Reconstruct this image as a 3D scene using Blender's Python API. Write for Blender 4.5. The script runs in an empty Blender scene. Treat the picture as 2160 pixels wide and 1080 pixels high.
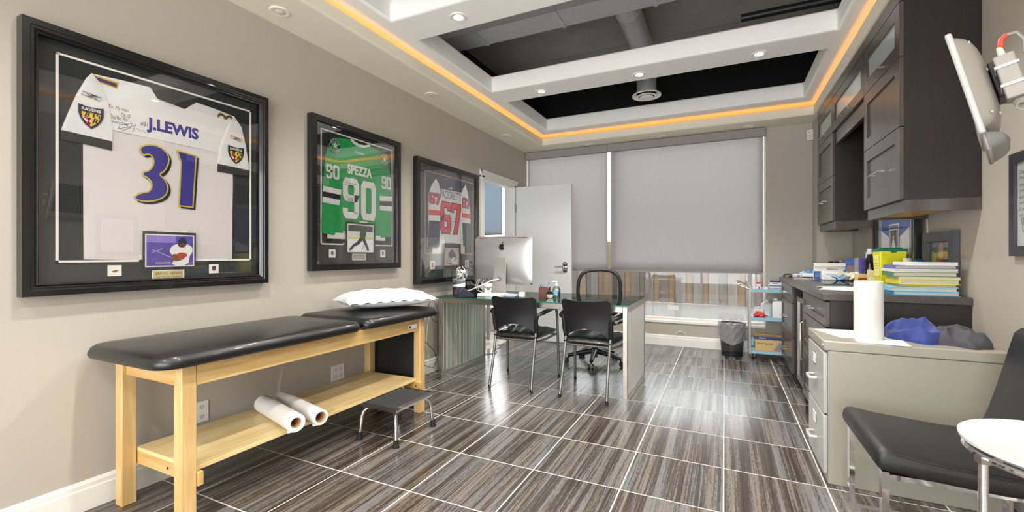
import bpy, bmesh, math, random
from mathutils import Matrix, Vector
random.seed(7)
SC = bpy.context.scene
COL = SC.collection
PI = math.pi

# ------------------------------------------------------------------ camera
cam_d = bpy.data.cameras.new('camera')
cam = bpy.data.objects.new('camera', cam_d)
COL.objects.link(cam)
cam.location = (0, 0, 1.14)
cam.rotation_euler = (PI / 2, 0, 0.4484)
cam_d.sensor_width = 36
cam_d.lens = 931 / 2160 * 36
cam_d.shift_y = -2 / 2160
cam_d.clip_start = 0.02
SC.camera = cam

# ------------------------------------------------------------------ world: bright overcast daylight
W = bpy.data.worlds.new('overcast_sky')
SC.world = W
W.use_nodes = True
bg = W.node_tree.nodes['Background']
bg.inputs[0].default_value = (0.97, 0.98, 1.0, 1)
bg.inputs[1].default_value = 6.4

def area(name, loc, rot, sx, sy, power, color=(1, 1, 1), portal=False):
    l = bpy.data.lights.new(name, 'AREA')
    l.shape = 'RECTANGLE'; l.size = sx; l.size_y = sy; l.energy = power; l.color = color
    if portal: l.cycles.is_portal = True
    o = bpy.data.objects.new(name, l); COL.objects.link(o)
    o.location = loc; o.rotation_euler = rot
    return o
# portals only guide the sky light through the window openings
area('portal_back', (-1.07, 6.06, 1.4), (-PI / 2, 0, 0), 3.1, 2.3, 1, portal=True)
area('portal_front', (-0.6, -2.32, 1.35), (PI / 2, 0, 0), 3.2, 2.2, 1, portal=True)
area('portal_side', (-3.25, 6.06, 1.4), (-PI / 2, 0, 0), 0.9, 2.3, 1, portal=True)

SC.view_settings.view_transform = 'Standard'
SC.view_settings.look = 'None'
SC.view_settings.gamma = 1
SC.view_settings.use_curve_mapping = False
SC.view_settings.exposure = 0.75
POT_W = 48

# ------------------------------------------------------------------ materials
def lin(c):
    if isinstance(c, str):
        c = [int(c[i:i + 2], 16) / 255 for i in (0, 2, 4)]
    return tuple(((x / 12.92) if x <= 0.04045 else ((x + 0.055) / 1.055) ** 2.4) for x in c)
MATS = {}
def mat(name, col='808080', rough=0.5, metal=0.0, spec=0.5, bump=0.0, bscale=200, var=0.0, vscale=8, coat=0.0,
        stretch=None, emit=None, estr=0, trans=0.0, alpha=1.0, sheen=0.0):
    if name in MATS: return MATS[name]
    m = bpy.data.materials.new(name); m.use_nodes = True
    nt = m.node_tree; b = nt.nodes['Principled BSDF']
    c = lin(col)
    b.inputs['Base Color'].default_value = (*c, 1)
    b.inputs['Roughness'].default_value = rough
    b.inputs['Metallic'].default_value = metal
    b.inputs['Specular IOR Level'].default_value = spec
    b.inputs['Coat Weight'].default_value = coat
    b.inputs['Transmission Weight'].default_value = trans
    b.inputs['Alpha'].default_value = alpha
    b.inputs['Sheen Weight'].default_value = sheen
    if emit:
        b.inputs['Emission Color'].default_value = (*lin(emit), 1)
        b.inputs['Emission Strength'].default_value = estr
    if var or bump:
        tc = nt.nodes.new('ShaderNodeTexCoord'); mp = nt.nodes.new('ShaderNodeMapping')
        nt.links.new(tc.outputs['Object'], mp.inputs['Vector'])
        if stretch: mp.inputs['Scale'].default_value = stretch
    if var:
        n = nt.nodes.new('ShaderNodeTexNoise'); n.inputs['Scale'].default_value = vscale; n.inputs['Detail'].default_value = 4
        nt.links.new(mp.outputs[0], n.inputs['Vector'])
        mx = nt.nodes.new('ShaderNodeMix'); mx.data_type = 'RGBA'
        mx.inputs[6].default_value = (*[x * (1 - var) for x in c], 1)
        mx.inputs[7].default_value = (*[min(1, x * (1 + var)) for x in c], 1)
        nt.links.new(n.outputs['Fac'], mx.inputs[0]); nt.links.new(mx.outputs[2], b.inputs['Base Color'])
    if bump:
        n = nt.nodes.new('ShaderNodeTexNoise'); n.inputs['Scale'].default_value = bscale; n.inputs['Detail'].default_value = 3
        nt.links.new(mp.outputs[0], n.inputs['Vector'])
        bp = nt.nodes.new('ShaderNodeBump'); bp.inputs['Strength'].default_value = bump; bp.inputs['Distance'].default_value = 0.002
        nt.links.new(n.outputs['Fac'], bp.inputs['Height']); nt.links.new(bp.outputs[0], b.inputs['Normal'])
    MATS[name] = m
    return m

def thin_glass(name, tint='ffffff', gloss=0.08, rough=0.0, edge=0.6):
    if name in MATS: return MATS[name]
    m = bpy.data.materials.new(name); m.use_nodes = True; nt = m.node_tree; nt.nodes.clear()
    out = nt.nodes.new('ShaderNodeOutputMaterial'); tr = nt.nodes.new('ShaderNodeBsdfTransparent'); gl = nt.nodes.new('ShaderNodeBsdfGlossy')
    mx = nt.nodes.new('ShaderNodeMixShader'); lw = nt.nodes.new('ShaderNodeLayerWeight'); mr = nt.nodes.new('ShaderNodeMapRange')
    tr.inputs[0].default_value = (*lin(tint), 1); gl.inputs['Roughness'].default_value = rough
    lw.inputs[0].default_value = 0.35
    mr.inputs['To Min'].default_value = gloss; mr.inputs['To Max'].default_value = edge
    nt.links.new(lw.outputs['Fresnel'], mr.inputs['Value']); nt.links.new(mr.outputs[0], mx.inputs[0])
    nt.links.new(tr.outputs[0], mx.inputs[1]); nt.links.new(gl.outputs[0], mx.inputs[2]); nt.links.new(mx.outputs[0], out.inputs[0])
    MATS[name] = m
    return m

def wood(name, c1, c2, axis='y', rough=0.35, scale=1.0, coat=0.2, dist=3.0):
    if name in MATS: return MATS[name]
    m = bpy.data.materials.new(name); m.use_nodes = True; nt = m.node_tree; b = nt.nodes['Principled BSDF']
    tc = nt.nodes.new('ShaderNodeTexCoord'); mp = nt.nodes.new('ShaderNodeMapping'); oi = nt.nodes.new('ShaderNodeObjectInfo')
    s = {'x': (1.2, 14, 14), 'y': (14, 1.2, 14), 'z': (14, 14, 1.2)}[axis]
    mp.inputs['Scale'].default_value = [v * scale for v in s]
    nt.links.new(tc.outputs['Object'], mp.inputs['Vector']); nt.links.new(oi.outputs['Random'], mp.inputs['Location'])
    n = nt.nodes.new('ShaderNodeTexNoise'); n.inputs['Scale'].default_value = 1.6; n.inputs['Detail'].default_value = 6
    n.inputs['Distortion'].default_value = dist * 0.3
    nt.links.new(mp.outputs[0], n.inputs['Vector'])
    n2 = nt.nodes.new('ShaderNodeTexNoise'); n2.inputs['Scale'].default_value = 14; n2.inputs['Detail'].default_value = 2
    nt.links.new(mp.outputs[0], n2.inputs['Vector'])
    ad = nt.nodes.new('ShaderNodeMath'); ad.operation = 'MULTIPLY_ADD'; ad.inputs[1].default_value = 0.3
    nt.links.new(n2.outputs['Fac'], ad.inputs[0]); nt.links.new(n.outputs['Fac'], ad.inputs[2])
    cr = nt.nodes.new('ShaderNodeValToRGB')
    cr.color_ramp.elements[0].position = 0.42; cr.color_ramp.elements[0].color = (*lin(c1), 1)
    cr.color_ramp.elements[1].position = 0.88; cr.color_ramp.elements[1].color = (*lin(c2), 1)
    nt.links.new(ad.outputs[0], cr.inputs[0]); nt.links.new(cr.outputs[0], b.inputs['Base Color'])
    b.inputs['Roughness'].default_value = rough; b.inputs['Coat Weight'].default_value = coat; b.inputs['Coat Roughness'].default_value = 0.2
    MATS[name] = m
    return m

def tile_mat():
    m = bpy.data.materials.new('streaked_tile'); m.use_nodes = True; nt = m.node_tree; b = nt.nodes['Principled BSDF']
    tc = nt.nodes.new('ShaderNodeTexCoord'); oi = nt.nodes.new('ShaderNodeObjectInfo')
    off = nt.nodes.new('ShaderNodeVectorMath'); off.operation = 'MULTIPLY_ADD'
    cmb = nt.nodes.new('ShaderNodeCombineXYZ')
    sc = nt.nodes.new('ShaderNodeMath'); sc.operation = 'MULTIPLY'; sc.inputs[1].default_value = 37.0
    nt.links.new(oi.outputs['Random'], sc.inputs[0])
    for i in range(3): nt.links.new(sc.outputs[0], cmb.inputs[i])
    ad = nt.nodes.new('ShaderNodeVectorMath'); ad.operation = 'ADD'
    nt.links.new(tc.outputs['Object'], ad.inputs[0]); nt.links.new(cmb.outputs[0], ad.inputs[1])
    def noise(sx, sy, detail=4, rough=0.6, dist=0.0):
        mp = nt.nodes.new('ShaderNodeMapping'); mp.inputs['Scale'].default_value = (sx, sy, 1)
        nt.links.new(ad.outputs[0], mp.inputs['Vector'])
        n = nt.nodes.new('ShaderNodeTexNoise'); n.inputs['Scale'].default_value = 1; n.inputs['Detail'].default_value = detail
        n.inputs['Roughness'].default_value = rough; n.inputs['Distortion'].default_value = dist
        nt.links.new(mp.outputs[0], n.inputs['Vector']); return n.outputs['Fac']
    broad = noise(22, 0.30, 6, 0.7)
    fine = noise(150, 1.1, 5, 0.7)
    hue = noise(16, 0.3, 3)
    grit = noise(420, 34, 3, 0.7)
    def mul_add(a, k, c):
        n = nt.nodes.new('ShaderNodeMath'); n.operation = 'MULTIPLY_ADD'; nt.links.new(a, n.inputs[0]); n.inputs[1].default_value = k
        nt.links.new(c, n.inputs[2]); return n.outputs[0]
    v = mul_add(fine, 0.5, broad); v = mul_add(grit, 0.42, v)
    cr = nt.nodes.new('ShaderNodeValToRGB'); els = cr.color_ramp.elements
    els[0].position = 0.74; els[0].color = (*lin('2a2420'), 1)
    els[1].position = 1.0; els[1].color = (*lin('767370'), 1); cr.color_ramp.interpolation = 'LINEAR'
    e = els.new(0.88); e.color = (*lin('403831'), 1)
    e = els.new(0.96); e.color = (*lin('524c46'), 1)
    nt.links.new(v, cr.inputs[0])
    mx = nt.nodes.new('ShaderNodeMix'); mx.data_type = 'RGBA'; mx.blend_type = 'MULTIPLY'
    hr = nt.nodes.new('ShaderNodeValToRGB'); hr.color_ramp.elements[0].position = 0.4; hr.color_ramp.elements[0].color = (0.80, 0.88, 1.0, 1)
    hr.color_ramp.elements[1].position = 0.62; hr.color_ramp.elements[1].color = (1.0, 0.84, 0.68, 1)
    nt.links.new(hue, hr.inputs[0]); mx.inputs[0].default_value = 0.7
    nt.links.new(cr.outputs[0], mx.inputs[6]); nt.links.new(hr.outputs[0], mx.inputs[7]); nt.links.new(mx.outputs[2], b.inputs['Base Color'])
    rr = nt.nodes.new('ShaderNodeMapRange'); rr.inputs['From Min'].default_value = 0.3; rr.inputs['From Max'].default_value = 0.8
    rr.inputs['To Min'].default_value = 0.16; rr.inputs['To Max'].default_value = 0.34
    nt.links.new(fine, rr.inputs['Value']); nt.links.new(rr.outputs[0], b.inputs['Roughness'])
    bp = nt.nodes.new('ShaderNodeBump'); bp.inputs['Strength'].default_value = 0.08; bp.inputs['Distance'].default_value = 0.001
    nt.links.new(fine, bp.inputs['Height']); nt.links.new(bp.outputs[0], b.inputs['Normal'])
    b.inputs['Specular IOR Level'].default_value = 0.8
    MATS['streaked_tile'] = m
    return m

M = dict(
    wall=mat('greige_paint', 'b5aea2', 0.7, bump=0.05, bscale=300),
    ceil=mat('cream_paint', 'ece5d3', 0.75),
    tray=mat('white_ceiling_paint', 'fbfaf6', 0.75),
    white=mat('white_paint', 'eeece6', 0.45),
    base=mat('white_baseboard', 'e9e7df', 0.4),
    black_plenum=mat('black_plenum_paint', '0c0c0d', 0.9),
    deck=mat('grey_concrete', '8d8986', 0.85, var=0.25, vscale=3, bump=0.3, bscale=60),
    galv=mat('galvanised_steel', 'b4b7bb', 0.5, 0.3, var=0.12, vscale=30),
    grout=mat('pale_grout', 'dcd7ca', 0.8),
    tile=tile_mat(),
    steel=mat('brushed_steel', 'b3ada4', 0.3, 1.0),
    alu=mat('satin_aluminium', 'b9b9b8', 0.34, 0.9),
    chrome=mat('chrome', 'dedede', 0.07, 1.0),
    blackp=mat('black_plastic', '17171a', 0.42),
    blackr=mat('black_rubber', '121212', 0.7),
    leather=mat('black_vinyl', '141415', 0.34, bump=0.15, bscale=500, coat=0.15),
    leather2=mat('charcoal_leather', '1b1c1d', 0.42, bump=0.25, bscale=420),
    maple=wood('maple_wood', 'c39a5a', 'dfc086', 'y'),
    maple_z=wood('maple_wood_upright', 'c59c5c', 'e0c28c', 'z'),
    maple_x=wood('maple_wood_cross', 'c29452', 'd9b577', 'x'),
    espresso=wood('espresso_wood', '120e0c', '211914', 'z', rough=0.5, coat=0.0),
    espresso_f=wood('espresso_front', '3a332e', '4c443d', 'z', rough=0.33, coat=0.25),
    birch=mat('birch_ply', 'b98b48', 0.5),
    laminate=mat('dark_stone_laminate', '4a4440', 0.25, var=0.45, vscale=28, bump=0.02),
    glass=thin_glass('clear_glass', 'ffffff', 0.015, 0.0, 0.4),
    picglass=thin_glass('picture_glass', 'ffffff', 0.03, 0.0, 0.35),
    tabglass=thin_glass('table_glass', 'c4ddd4', 0.10, 0.01, 0.75),
    greenedge=mat('green_glass_edge', '1d6e5e', 0.15, coat=0.5),
    winglass=thin_glass('tinted_window_glass', 'dadddd', 0.012, 0.0, 0.35),
    frost=mat('frosted_glass', 'e0e9e6', 0.3, trans=0.25, coat=0.6),
    paper=mat('white_paper', 'dfdfdd', 0.8),
    black=mat('black_print', '111113', 0.6),
    ink=mat('pen_ink', '2a2a2e', 0.7),
    filecab=mat('putty_metal', '9f9b8e', 0.38, 0.15),
    filefront=mat('putty_front', 'b2b2af', 0.35, 0.15),
)
def pm(hexc, rough=0.6, **k):
    return mat('plain_' + hexc + '_%d' % int(rough * 100) + ('_m' if k.get('metal') else ''), hexc, rough, **k)

# ------------------------------------------------------------------ mesh helpers
def basis(z):
    z = Vector(z).normalized()
    a = Vector((0, 0, 1)) if abs(z.z) < 0.95 else Vector((1, 0, 0))
    x = a.cross(z).normalized()
    return x, z.cross(x), z

class MB:
    def __init__(s): s.v = []; s.f = []
    def box(s, x0, x1, y0, y1, z0, z1):
        n = len(s.v)
        s.v += [(x0, y0, z0), (x1, y0, z0), (x1, y1, z0), (x0, y1, z0), (x0, y0, z1), (x1, y0, z1), (x1, y1, z1), (x0, y1, z1)]
        s.f += [tuple(n + i for i in q) for q in ((3, 2, 1, 0), (4, 5, 6, 7), (0, 1, 5, 4), (1, 2, 6, 5), (2, 3, 7, 6), (3, 0, 4, 7))]
        return s
    def obox(s, c, size, rz=0, rx=0, ry=0):
        t = MB(); a, b, d = [q / 2 for q in size]; t.box(-a, a, -b, b, -d, d)
        m = Matrix.Translation(c) @ Matrix.Rotation(rz, 4, 'Z') @ Matrix.Rotation(ry, 4, 'Y') @ Matrix.Rotation(rx, 4, 'X')
        return s.add(t, m)
    def add(s, o, m=None):
        n = len(s.v)
        s.v += [tuple(m @ Vector(p)) for p in o.v] if m else o.v
        s.f += [tuple(n + i for i in q) for q in o.f]
        return s
    def cyl(s, p0, p1, r0, r1=None, n=16, caps=True):
        return s.tube([p0, p1], [r0, r0 if r1 is None else r1], n, caps)
    def tube(s, pts, r, n=10, caps=True, closed=False):
        pts = [Vector(p) for p in pts]; k = len(pts)
        rs = r if isinstance(r, (list, tuple)) else [r] * k
        st = len(s.v); px = None
        for i, p in enumerate(pts):
            if closed: d = pts[(i + 1) % k] - pts[i - 1]
            else: d = pts[min(i + 1, k - 1)] - pts[max(i - 1, 0)]
            if px is None: x, y, z = basis(d)
            else:
                z = d.normalized(); x = (px - z * px.dot(z)).normalized(); y = z.cross(x)
            px = x
            for j in range(n):
                a = 2 * PI * j / n
                s.v.append(tuple(p + (x * math.cos(a) + y * math.sin(a)) * rs[i]))
        for i in range(k if closed else k - 1):
            for j in range(n):
                a, b = st + i * n, st + ((i + 1) % k) * n
                s.f.append((a + j, a + (j + 1) % n, b + (j + 1) % n, b + j))
        if caps and not closed:
            s.f.append(tuple(st + j for j in reversed(range(n)))); s.f.append(tuple(st + (k - 1) * n + j for j in range(n)))
        return s
    def lathe(s, prof, c=(0, 0, 0), n=24, sx=1, sy=1):
        st = len(s.v)
        for r, z in prof:
            for j in range(n):
                a = 2 * PI * j / n
                s.v.append((c[0] + r * math.cos(a) * sx, c[1] + r * math.sin(a) * sy, c[2] + z))
        for i in range(len(prof) - 1):
            for j in range(n):
                a, b = st + i * n, st + (i + 1) * n
                s.f.append((a + j, a + (j + 1) % n, b + (j + 1) % n, b + j))
        s.f.append(tuple(st + j for j in reversed(range(n)))); s.f.append(tuple(st + (len(prof) - 1) * n + j for j in range(n)))
        return s
    def prism(s, poly, a0, a1, plane='xz'):
        area2 = sum(poly[i][0] * poly[(i + 1) % len(poly)][1] - poly[(i + 1) % len(poly)][0] * poly[i][1] for i in range(len(poly)))
        if area2 < 0: poly = poly[::-1]
        def P(p, a): return {'xz': (p[0], a, p[1]), 'xy': (p[0], p[1], a), 'yz': (a, p[0], p[1])}[plane]
        n = len(s.v); k = len(poly)
        lo, hi = (a0, a1)
        s.v += [P(p, lo) for p in poly] + [P(p, hi) for p in poly]
        flip = (plane == 'xz')
        A = list(range(n, n + k)); B = list(range(n + k, n + 2 * k))
        fs = [tuple(reversed(A)), tuple(B)] + [(A[i], A[(i + 1) % k], B[(i + 1) % k], B[i]) for i in range(k)]
        if (lo > hi) != flip: fs = [tuple(reversed(q)) for q in fs]
        s.f += fs
        return s
    def grid(s, fn, nu, nv, closeu=False):
        st = len(s.v)
        for j in range(nv + 1):
            for i in range(nu + (0 if closeu else 1)):
                s.v.append(tuple(fn(i / nu, j / nv)))
        w = nu + (0 if closeu else 1)
        for j in range(nv):
            for i in range(nu):
                i2 = (i + 1) % w
                s.f.append((st + j * w + i, st + j * w + i2, st + (j + 1) * w + i2, st + (j + 1) * w + i))
        return s
    def ring(s, x0, x1, z0, z1, prof, axis='xz'):
        """sweep profile (outward offset, depth) round a rectangle, mitred corners"""
        st = len(s.v); k = len(prof)
        for (cx, cz, sx, sz) in ((x0, z0, -1, -1), (x1, z0, 1, -1), (x1, z1, 1, 1), (x0, z1, -1, 1)):
            for e, d in prof:
                p, q = cx + sx * e, cz + sz * e
                s.v.append((p, d, q) if axis == 'xz' else (p, q, d))
        for i in range(4):
            a, b = st + i * k, st + ((i + 1) % 4) * k
            for j in range(k):
                j2 = (j + 1) % k
                s.f.append((a + j, b + j, b + j2, a + j2))
        return s
    def ell(s, c, r, nu=16, nv=10):
        def fn(u, v):
            a = 2 * PI * u; b = PI * (v - 0.5)
            return (c[0] + r[0] * math.cos(a) * math.cos(b), c[1] + r[1] * math.sin(a) * math.cos(b), c[2] + r[2] * math.sin(b))
        return s.grid(fn, nu, nv, True)
    def holes(s, xs, ys, hole, z0, z1):
        """plate made of grid cells, hole(i,j)->True leaves a cell out"""
        idx = {}
        def V(i, j, z):
            if (i, j, z) not in idx:
                idx[(i, j, z)] = len(s.v); s.v.append((xs[i], ys[j], z))
            return idx[(i, j, z)]
        nx, ny = len(xs) - 1, len(ys) - 1
        H = lambda i, j: not (0 <= i < nx and 0 <= j < ny) or hole(i, j)
        for i in range(nx):
            for j in range(ny):
                if H(i, j): continue
                s.f.append((V(i, j, z0), V(i, j + 1, z0), V(i + 1, j + 1, z0), V(i + 1, j, z0)))
                s.f.append((V(i, j, z1), V(i + 1, j, z1), V(i + 1, j + 1, z1), V(i, j + 1, z1)))
                if H(i - 1, j): s.f.append((V(i, j, z0), V(i, j, z1), V(i, j + 1, z1), V(i, j + 1, z0)))
                if H(i + 1, j): s.f.append((V(i + 1, j, z0), V(i + 1, j + 1, z0), V(i + 1, j + 1, z1), V(i + 1, j, z1)))
                if H(i, j - 1): s.f.append((V(i, j, z0), V(i + 1, j, z0), V(i + 1, j, z1), V(i, j, z1)))
                if H(i, j + 1): s.f.append((V(i, j + 1, z0), V(i, j + 1, z1), V(i + 1, j + 1, z1), V(i + 1, j + 1, z0)))
        return s
    def build(s, name, m, parent=None, bevel=0, seg=2, smooth=35, world=False, sub=0, solid=0, fix=False):
        me = bpy.data.meshes.new(name)
        vs = s.v
        if world and parent is not None:
            inv = (Matrix.Translation(parent.location) @ Matrix.Rotation(parent.rotation_euler[2], 4, 'Z')).inverted()
            vs = [tuple(inv @ Vector(p)) for p in vs]
        me.from_pydata(vs, [], s.f); me.update()
        if fix:
            b = bmesh.new(); b.from_mesh(me); bmesh.ops.remove_doubles(b, verts=b.verts, dist=1e-5)
            bmesh.ops.recalc_face_normals(b, faces=b.faces); b.to_mesh(me); b.free()
        me.materials.append(m)
        if smooth:
            me.shade_smooth()
            me.set_sharp_from_angle(angle=math.radians(smooth))
        o = bpy.data.objects.new(name, me); COL.objects.link(o)
        if parent is not None: o.parent = parent
        if solid:
            md = o.modifiers.new('thickness', 'SOLIDIFY'); md.thickness = solid; md.offset = 0
        if bevel:
            md = o.modifiers.new('bevel', 'BEVEL'); md.width = bevel; md.segments = seg; md.limit_method = 'ANGLE'; md.angle_limit = math.radians(40)
            md.harden_normals = False
        if sub:
            md = o.modifiers.new('subdivision', 'SUBSURF'); md.levels = sub; md.render_levels = sub
        return o

def tag(o, label=None, cat=None, group=None, kind=None):
    if label: o['label'] = label
    if cat: o['category'] = cat
    if group: o['group'] = group
    if kind: o['kind'] = kind
    return o
def thing(name, label, cat, loc=(0, 0, 0), rz=0, group=None):
    o = bpy.data.objects.new(name, None); COL.objects.link(o)
    o.empty_display_size = 0.1
    o.location = loc; o.rotation_euler = (0, 0, rz)
    return tag(o, label, cat, group)
def copy_tree(o, parent=None):
    kids = [c for c in bpy.data.objects if c.parent == o]
    c = o.copy(); COL.objects.link(c)
    if parent is not None: c.parent = parent
    for k in kids: copy_tree(k, c)
    return c
def struct(o, label=None):
    o['kind'] = 'structure'
    if label: o['label'] = label
    return o
BX = lambda *a: MB().box(*a)

_tc = {}
def text2d(s, bold=0.0, shear=0.0):
    key = (s, bold, shear)
    if key in _tc: return _tc[key]
    cu = bpy.data.curves.new('t', 'FONT'); cu.body = s; cu.offset = bold; cu.shear = shear; cu.resolution_u = 3
    ob = bpy.data.objects.new('t', cu); COL.objects.link(ob)
    dg = bpy.context.evaluated_depsgraph_get()
    me = bpy.data.meshes.new_from_object(ob.evaluated_get(dg))
    vs = [(v.co.x, v.co.y) for v in me.vertices]; fs = [tuple(p.vertices) for p in me.polygons]
    bpy.data.objects.remove(ob); bpy.data.curves.remove(cu); bpy.data.meshes.remove(me)
    x0 = min(v[0] for v in vs); x1 = max(v[0] for v in vs); y0 = min(v[1] for v in vs); y1 = max(v[1] for v in vs)
    r = ([((x - x0) / (x1 - x0), (y - y0) / (y1 - y0)) for x, y in vs], fs, (x1 - x0) / max(1e-6, y1 - y0))
    _tc[key] = r
    return r
def text(mb, s, x0, x1, z0, z1, y, bold=0.0, shear=0.0, fn=None):
    """flat print filling a box on the plane y (faces -y); fn maps (x,z) to 3d"""
    vs, fs, _ = text2d(s, bold, shear); n = len(mb.v)
    for a, b in vs:
        p = (x0 + (x1 - x0) * a, z0 + (z1 - z0) * b)
        mb.v.append(fn(*p) if fn else (p[0], y, p[1]))
    mb.f += [tuple(n + i for i in q) for q in fs]
    return mb
# ------------------------------------------------------------------ room shell
XL, XR, YB, YF = -2.58, 1.19, 5.88, -2.2
ZS, ZT, ZF, ZD = 2.61, 2.75, 2.91, 3.40
TS = 0.4556; TX, TY = -0.003, 2.162

fl = struct(BX(XL - .12, XR, YF, YB, -0.12, -0.0009).build('floor', M['grout'], smooth=0), 'floor of dark streaked square tiles with pale grout')
tile_cache = {}
g = 0.0034
kx0 = math.floor((XL - TX) / TS); kx1 = math.ceil((XR - TX) / TS); ky0 = math.floor((-0.3 - TY) / TS); ky1 = math.ceil((YB - TY) / TS)
for i in range(kx0, kx1):
    for j in range(ky0, ky1):
        x0, x1 = max(TX + i * TS + g, XL + .001), min(TX + (i + 1) * TS - g, XR - .001)
        y0, y1 = TY + j * TS + g, min(TY + (j + 1) * TS - g, YB - .001)
        if x1 - x0 < .02 or y1 - y0 < .02: continue
        key = (round(x1 - x0, 3), round(y1 - y0, 3))
        if key not in tile_cache:
            a, b = key[0] / 2, key[1] / 2
            mb = MB(); e = .0006
            mb.v = [(-a, -b, -.003), (a, -b, -.003), (a, b, -.003), (-a, b, -.003), (-a, -b, -e), (a, -b, -e), (a, b, -e), (-a, b, -e),
                    (-a + e, -b + e, 0), (a - e, -b + e, 0), (a - e, b - e, 0), (-a + e, b - e, 0)]
            mb.f = [(8, 9, 10, 11)] + [(k, (k + 1) % 4, 4 + (k + 1) % 4, 4 + k) for k in range(4)] + [(4 + k, 4 + (k + 1) % 4, 8 + (k + 1) % 4, 8 + k) for k in range(4)]
            o = mb.build('tile', M['tile'], fl, smooth=0); tile_cache[key] = o.data
        else:
            o = bpy.data.objects.new('tile', tile_cache[key]); COL.objects.link(o); o.parent = fl
        o.location = ((x0 + x1) / 2, (y0 + y1) / 2, 0)

DY0, DY1, DH = 4.57, 5.42, 2.07
wl = MB().box(XL - .12, XL, YF, DY0, 0, 3.5).box(XL - .12, XL, DY1, YB + .15, 0, 3.5).box(XL - .12, XL, DY0, DY1, DH, 3.5)
struct(wl.build('wall_left', M['wall'], smooth=0), 'long greige painted wall hung with framed jerseys')
WX1 = 0.43
wb = MB().box(XL, WX1, YB, YB + .15, -.1, .30).box(WX1, XR + .12, YB, YB + .15, -.1, 3.5).box(XL, WX1, YB, YB + .15, 2.56, 2.80)
struct(wb.build('wall_back', M['wall'], smooth=0), 'greige window wall behind the desk')
struct(BX(.885, XR, 5.63, YB, 0, 3.5).build('wall_pilaster', M['wall'], smooth=0), 'greige wall projection in the corner behind the counter')
struct(BX(XR, XR + .12, YF, YB, -.1, 3.5).build('wall_right', M['wall'], smooth=0), 'greige wall behind the dark cabinets')
wf = MB().box(XL, -2.25, YF - .15, YF, 0, 3.5).box(1.05, XR + .12, YF - .15, YF, 0, 3.5).box(-2.25, 1.05, YF - .15, YF, 0, .25).box(-2.25, 1.05, YF - .15, YF, 2.5, 3.5)
struct(wf.build('wall_front', M['wall'], smooth=0), 'wall with an added fill window behind the viewer')
struct(BX(XL, WX1, YB - .002, YB + .15, 2.80, 3.5).build('wall_plenum', M['black_plenum'], smooth=0), 'black painted wall above the open ceiling')
struct(BX(XL, XL + .01, YF, YB, 2.93, 3.4).build('wall_plenum', M['black_plenum'], smooth=0), 'black painted left side above the open ceiling')
struct(BX(XR - .01, XR, YF, YB, 2.93, 3.4).build('wall_plenum', M['black_plenum'], smooth=0), 'black painted right side above the open ceiling')

struct(BX(XL + .01, XR - .01, 5.60, 5.612, 2.93, 3.4).build('wall_plenum', M['black_plenum'], smooth=0), 'black painted board closing the back of the open ceiling')
# lowered border with the light cove, swept round the room
pr = [(.42, ZS), (.022, ZS), (.012, ZS + .002), (.005, ZS + .008), (.0, ZS + .022), (.0, ZS + .09), (.016, ZS + .09), (.016, ZS + .03), (.42, ZS + .03)]
SX0, SX1, SY0, SY1 = -2.205, 0.84, -1.85, 5.53
o = MB().ring(SX0, SX1, SY0, SY1, pr, 'xy').build('ceiling', M['ceil'], smooth=50, fix=True)
struct(o, 'lowered cream ceiling border with an amber light cove')
# coffered tray
xs = [XL, -2.07, .73, XR]
ys = [YF, -1.75, -.66, -.35, .86, 1.17, 2.38, 2.69, 3.85, 4.185, 5.35, YB]
ty = MB().holes(xs, ys, lambda i, j: i == 1 and j in (1, 3, 5, 7, 9), ZT, ZF)
struct(ty.build('ceiling', M['tray'], bevel=.016, seg=3, smooth=30), 'upper cream ceiling with beams between open coffers')
dk = struct(BX(XL - .12, XR + .12, YF - .15, YB + .15, ZD + .06, ZD + .2).build('ceiling', M['black_plenum'], smooth=0), 'grey concrete deck above the open coffers')
for k in range(7):
    y0 = -2.2 + k * 1.17
    BX(XL, XR, y0 + .006, y0 + 1.164, ZD, ZD + .06).build('deck_panel', M['deck'], dk, smooth=0)
# amber led strip in the cove (a lamp of the place)
ledm = mat('amber_led', 'ffb040', 0.5, emit='ffa62e', estr=4.2)
led = MB().ring(SX0, SX1, SY0, SY1, [(.055, ZS + .032), (.055, ZS + .042), (.07, ZS + .042), (.07, ZS + .032)], 'xy')
tag(led.build('led_strip', ledm, smooth=0), 'amber led strip glowing inside the ceiling cove', 'light strip')

# ducts in the open ceiling
t = thing('sheet_metal_duct', 'galvanised rectangular duct with a round branch in the open coffer', 'duct', (-1.3, 3.48, 3.1))
BX(-2.5, -.34, 3.35, 3.61, 3.10, 3.36).build('trunk', M['galv'], t, world=True, smooth=0)
for x in (-2.0, -1.25, -.5):
    BX(x, x + .03, 3.34, 3.62, 3.092, 3.37).build('seam_band', M['galv'], t, world=True, smooth=0)
MB().cyl((-.74, 3.61, 3.225), (-.74, 4.74, 3.225), .105, n=28).build('branch_pipe', M['galv'], t, world=True)
MB().cyl((-.74, 3.80, 3.225), (-.74, 3.83, 3.225), .109, n=28).build('seam_band', M['galv'], t, world=True)
p = MB().tube([(.12, 3.95, 3.02), (1.17, 3.95, 3.02)], .03, 12).build('conduit_pipe', M['blackp'])
tag(p, 'thin black pipe running above the middle ceiling beam', 'pipe')
t = thing('air_diffuser', 'white round air diffuser hanging in the dark rear coffer', 'vent', (-.75, 4.88, 2.83))
MB().cyl((-.75, 4.88, 2.87), (-.75, 4.88, 3.13), .10, n=28).build('neck', M['galv'], t, world=True)
MB().lathe([(.10, .04), (.15, .0), (.148, -.012), (.115, .008), (.10, .02)], (-.75, 4.88, 2.85), 36).build('outer_cone', M['white'], t, world=True)
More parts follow.
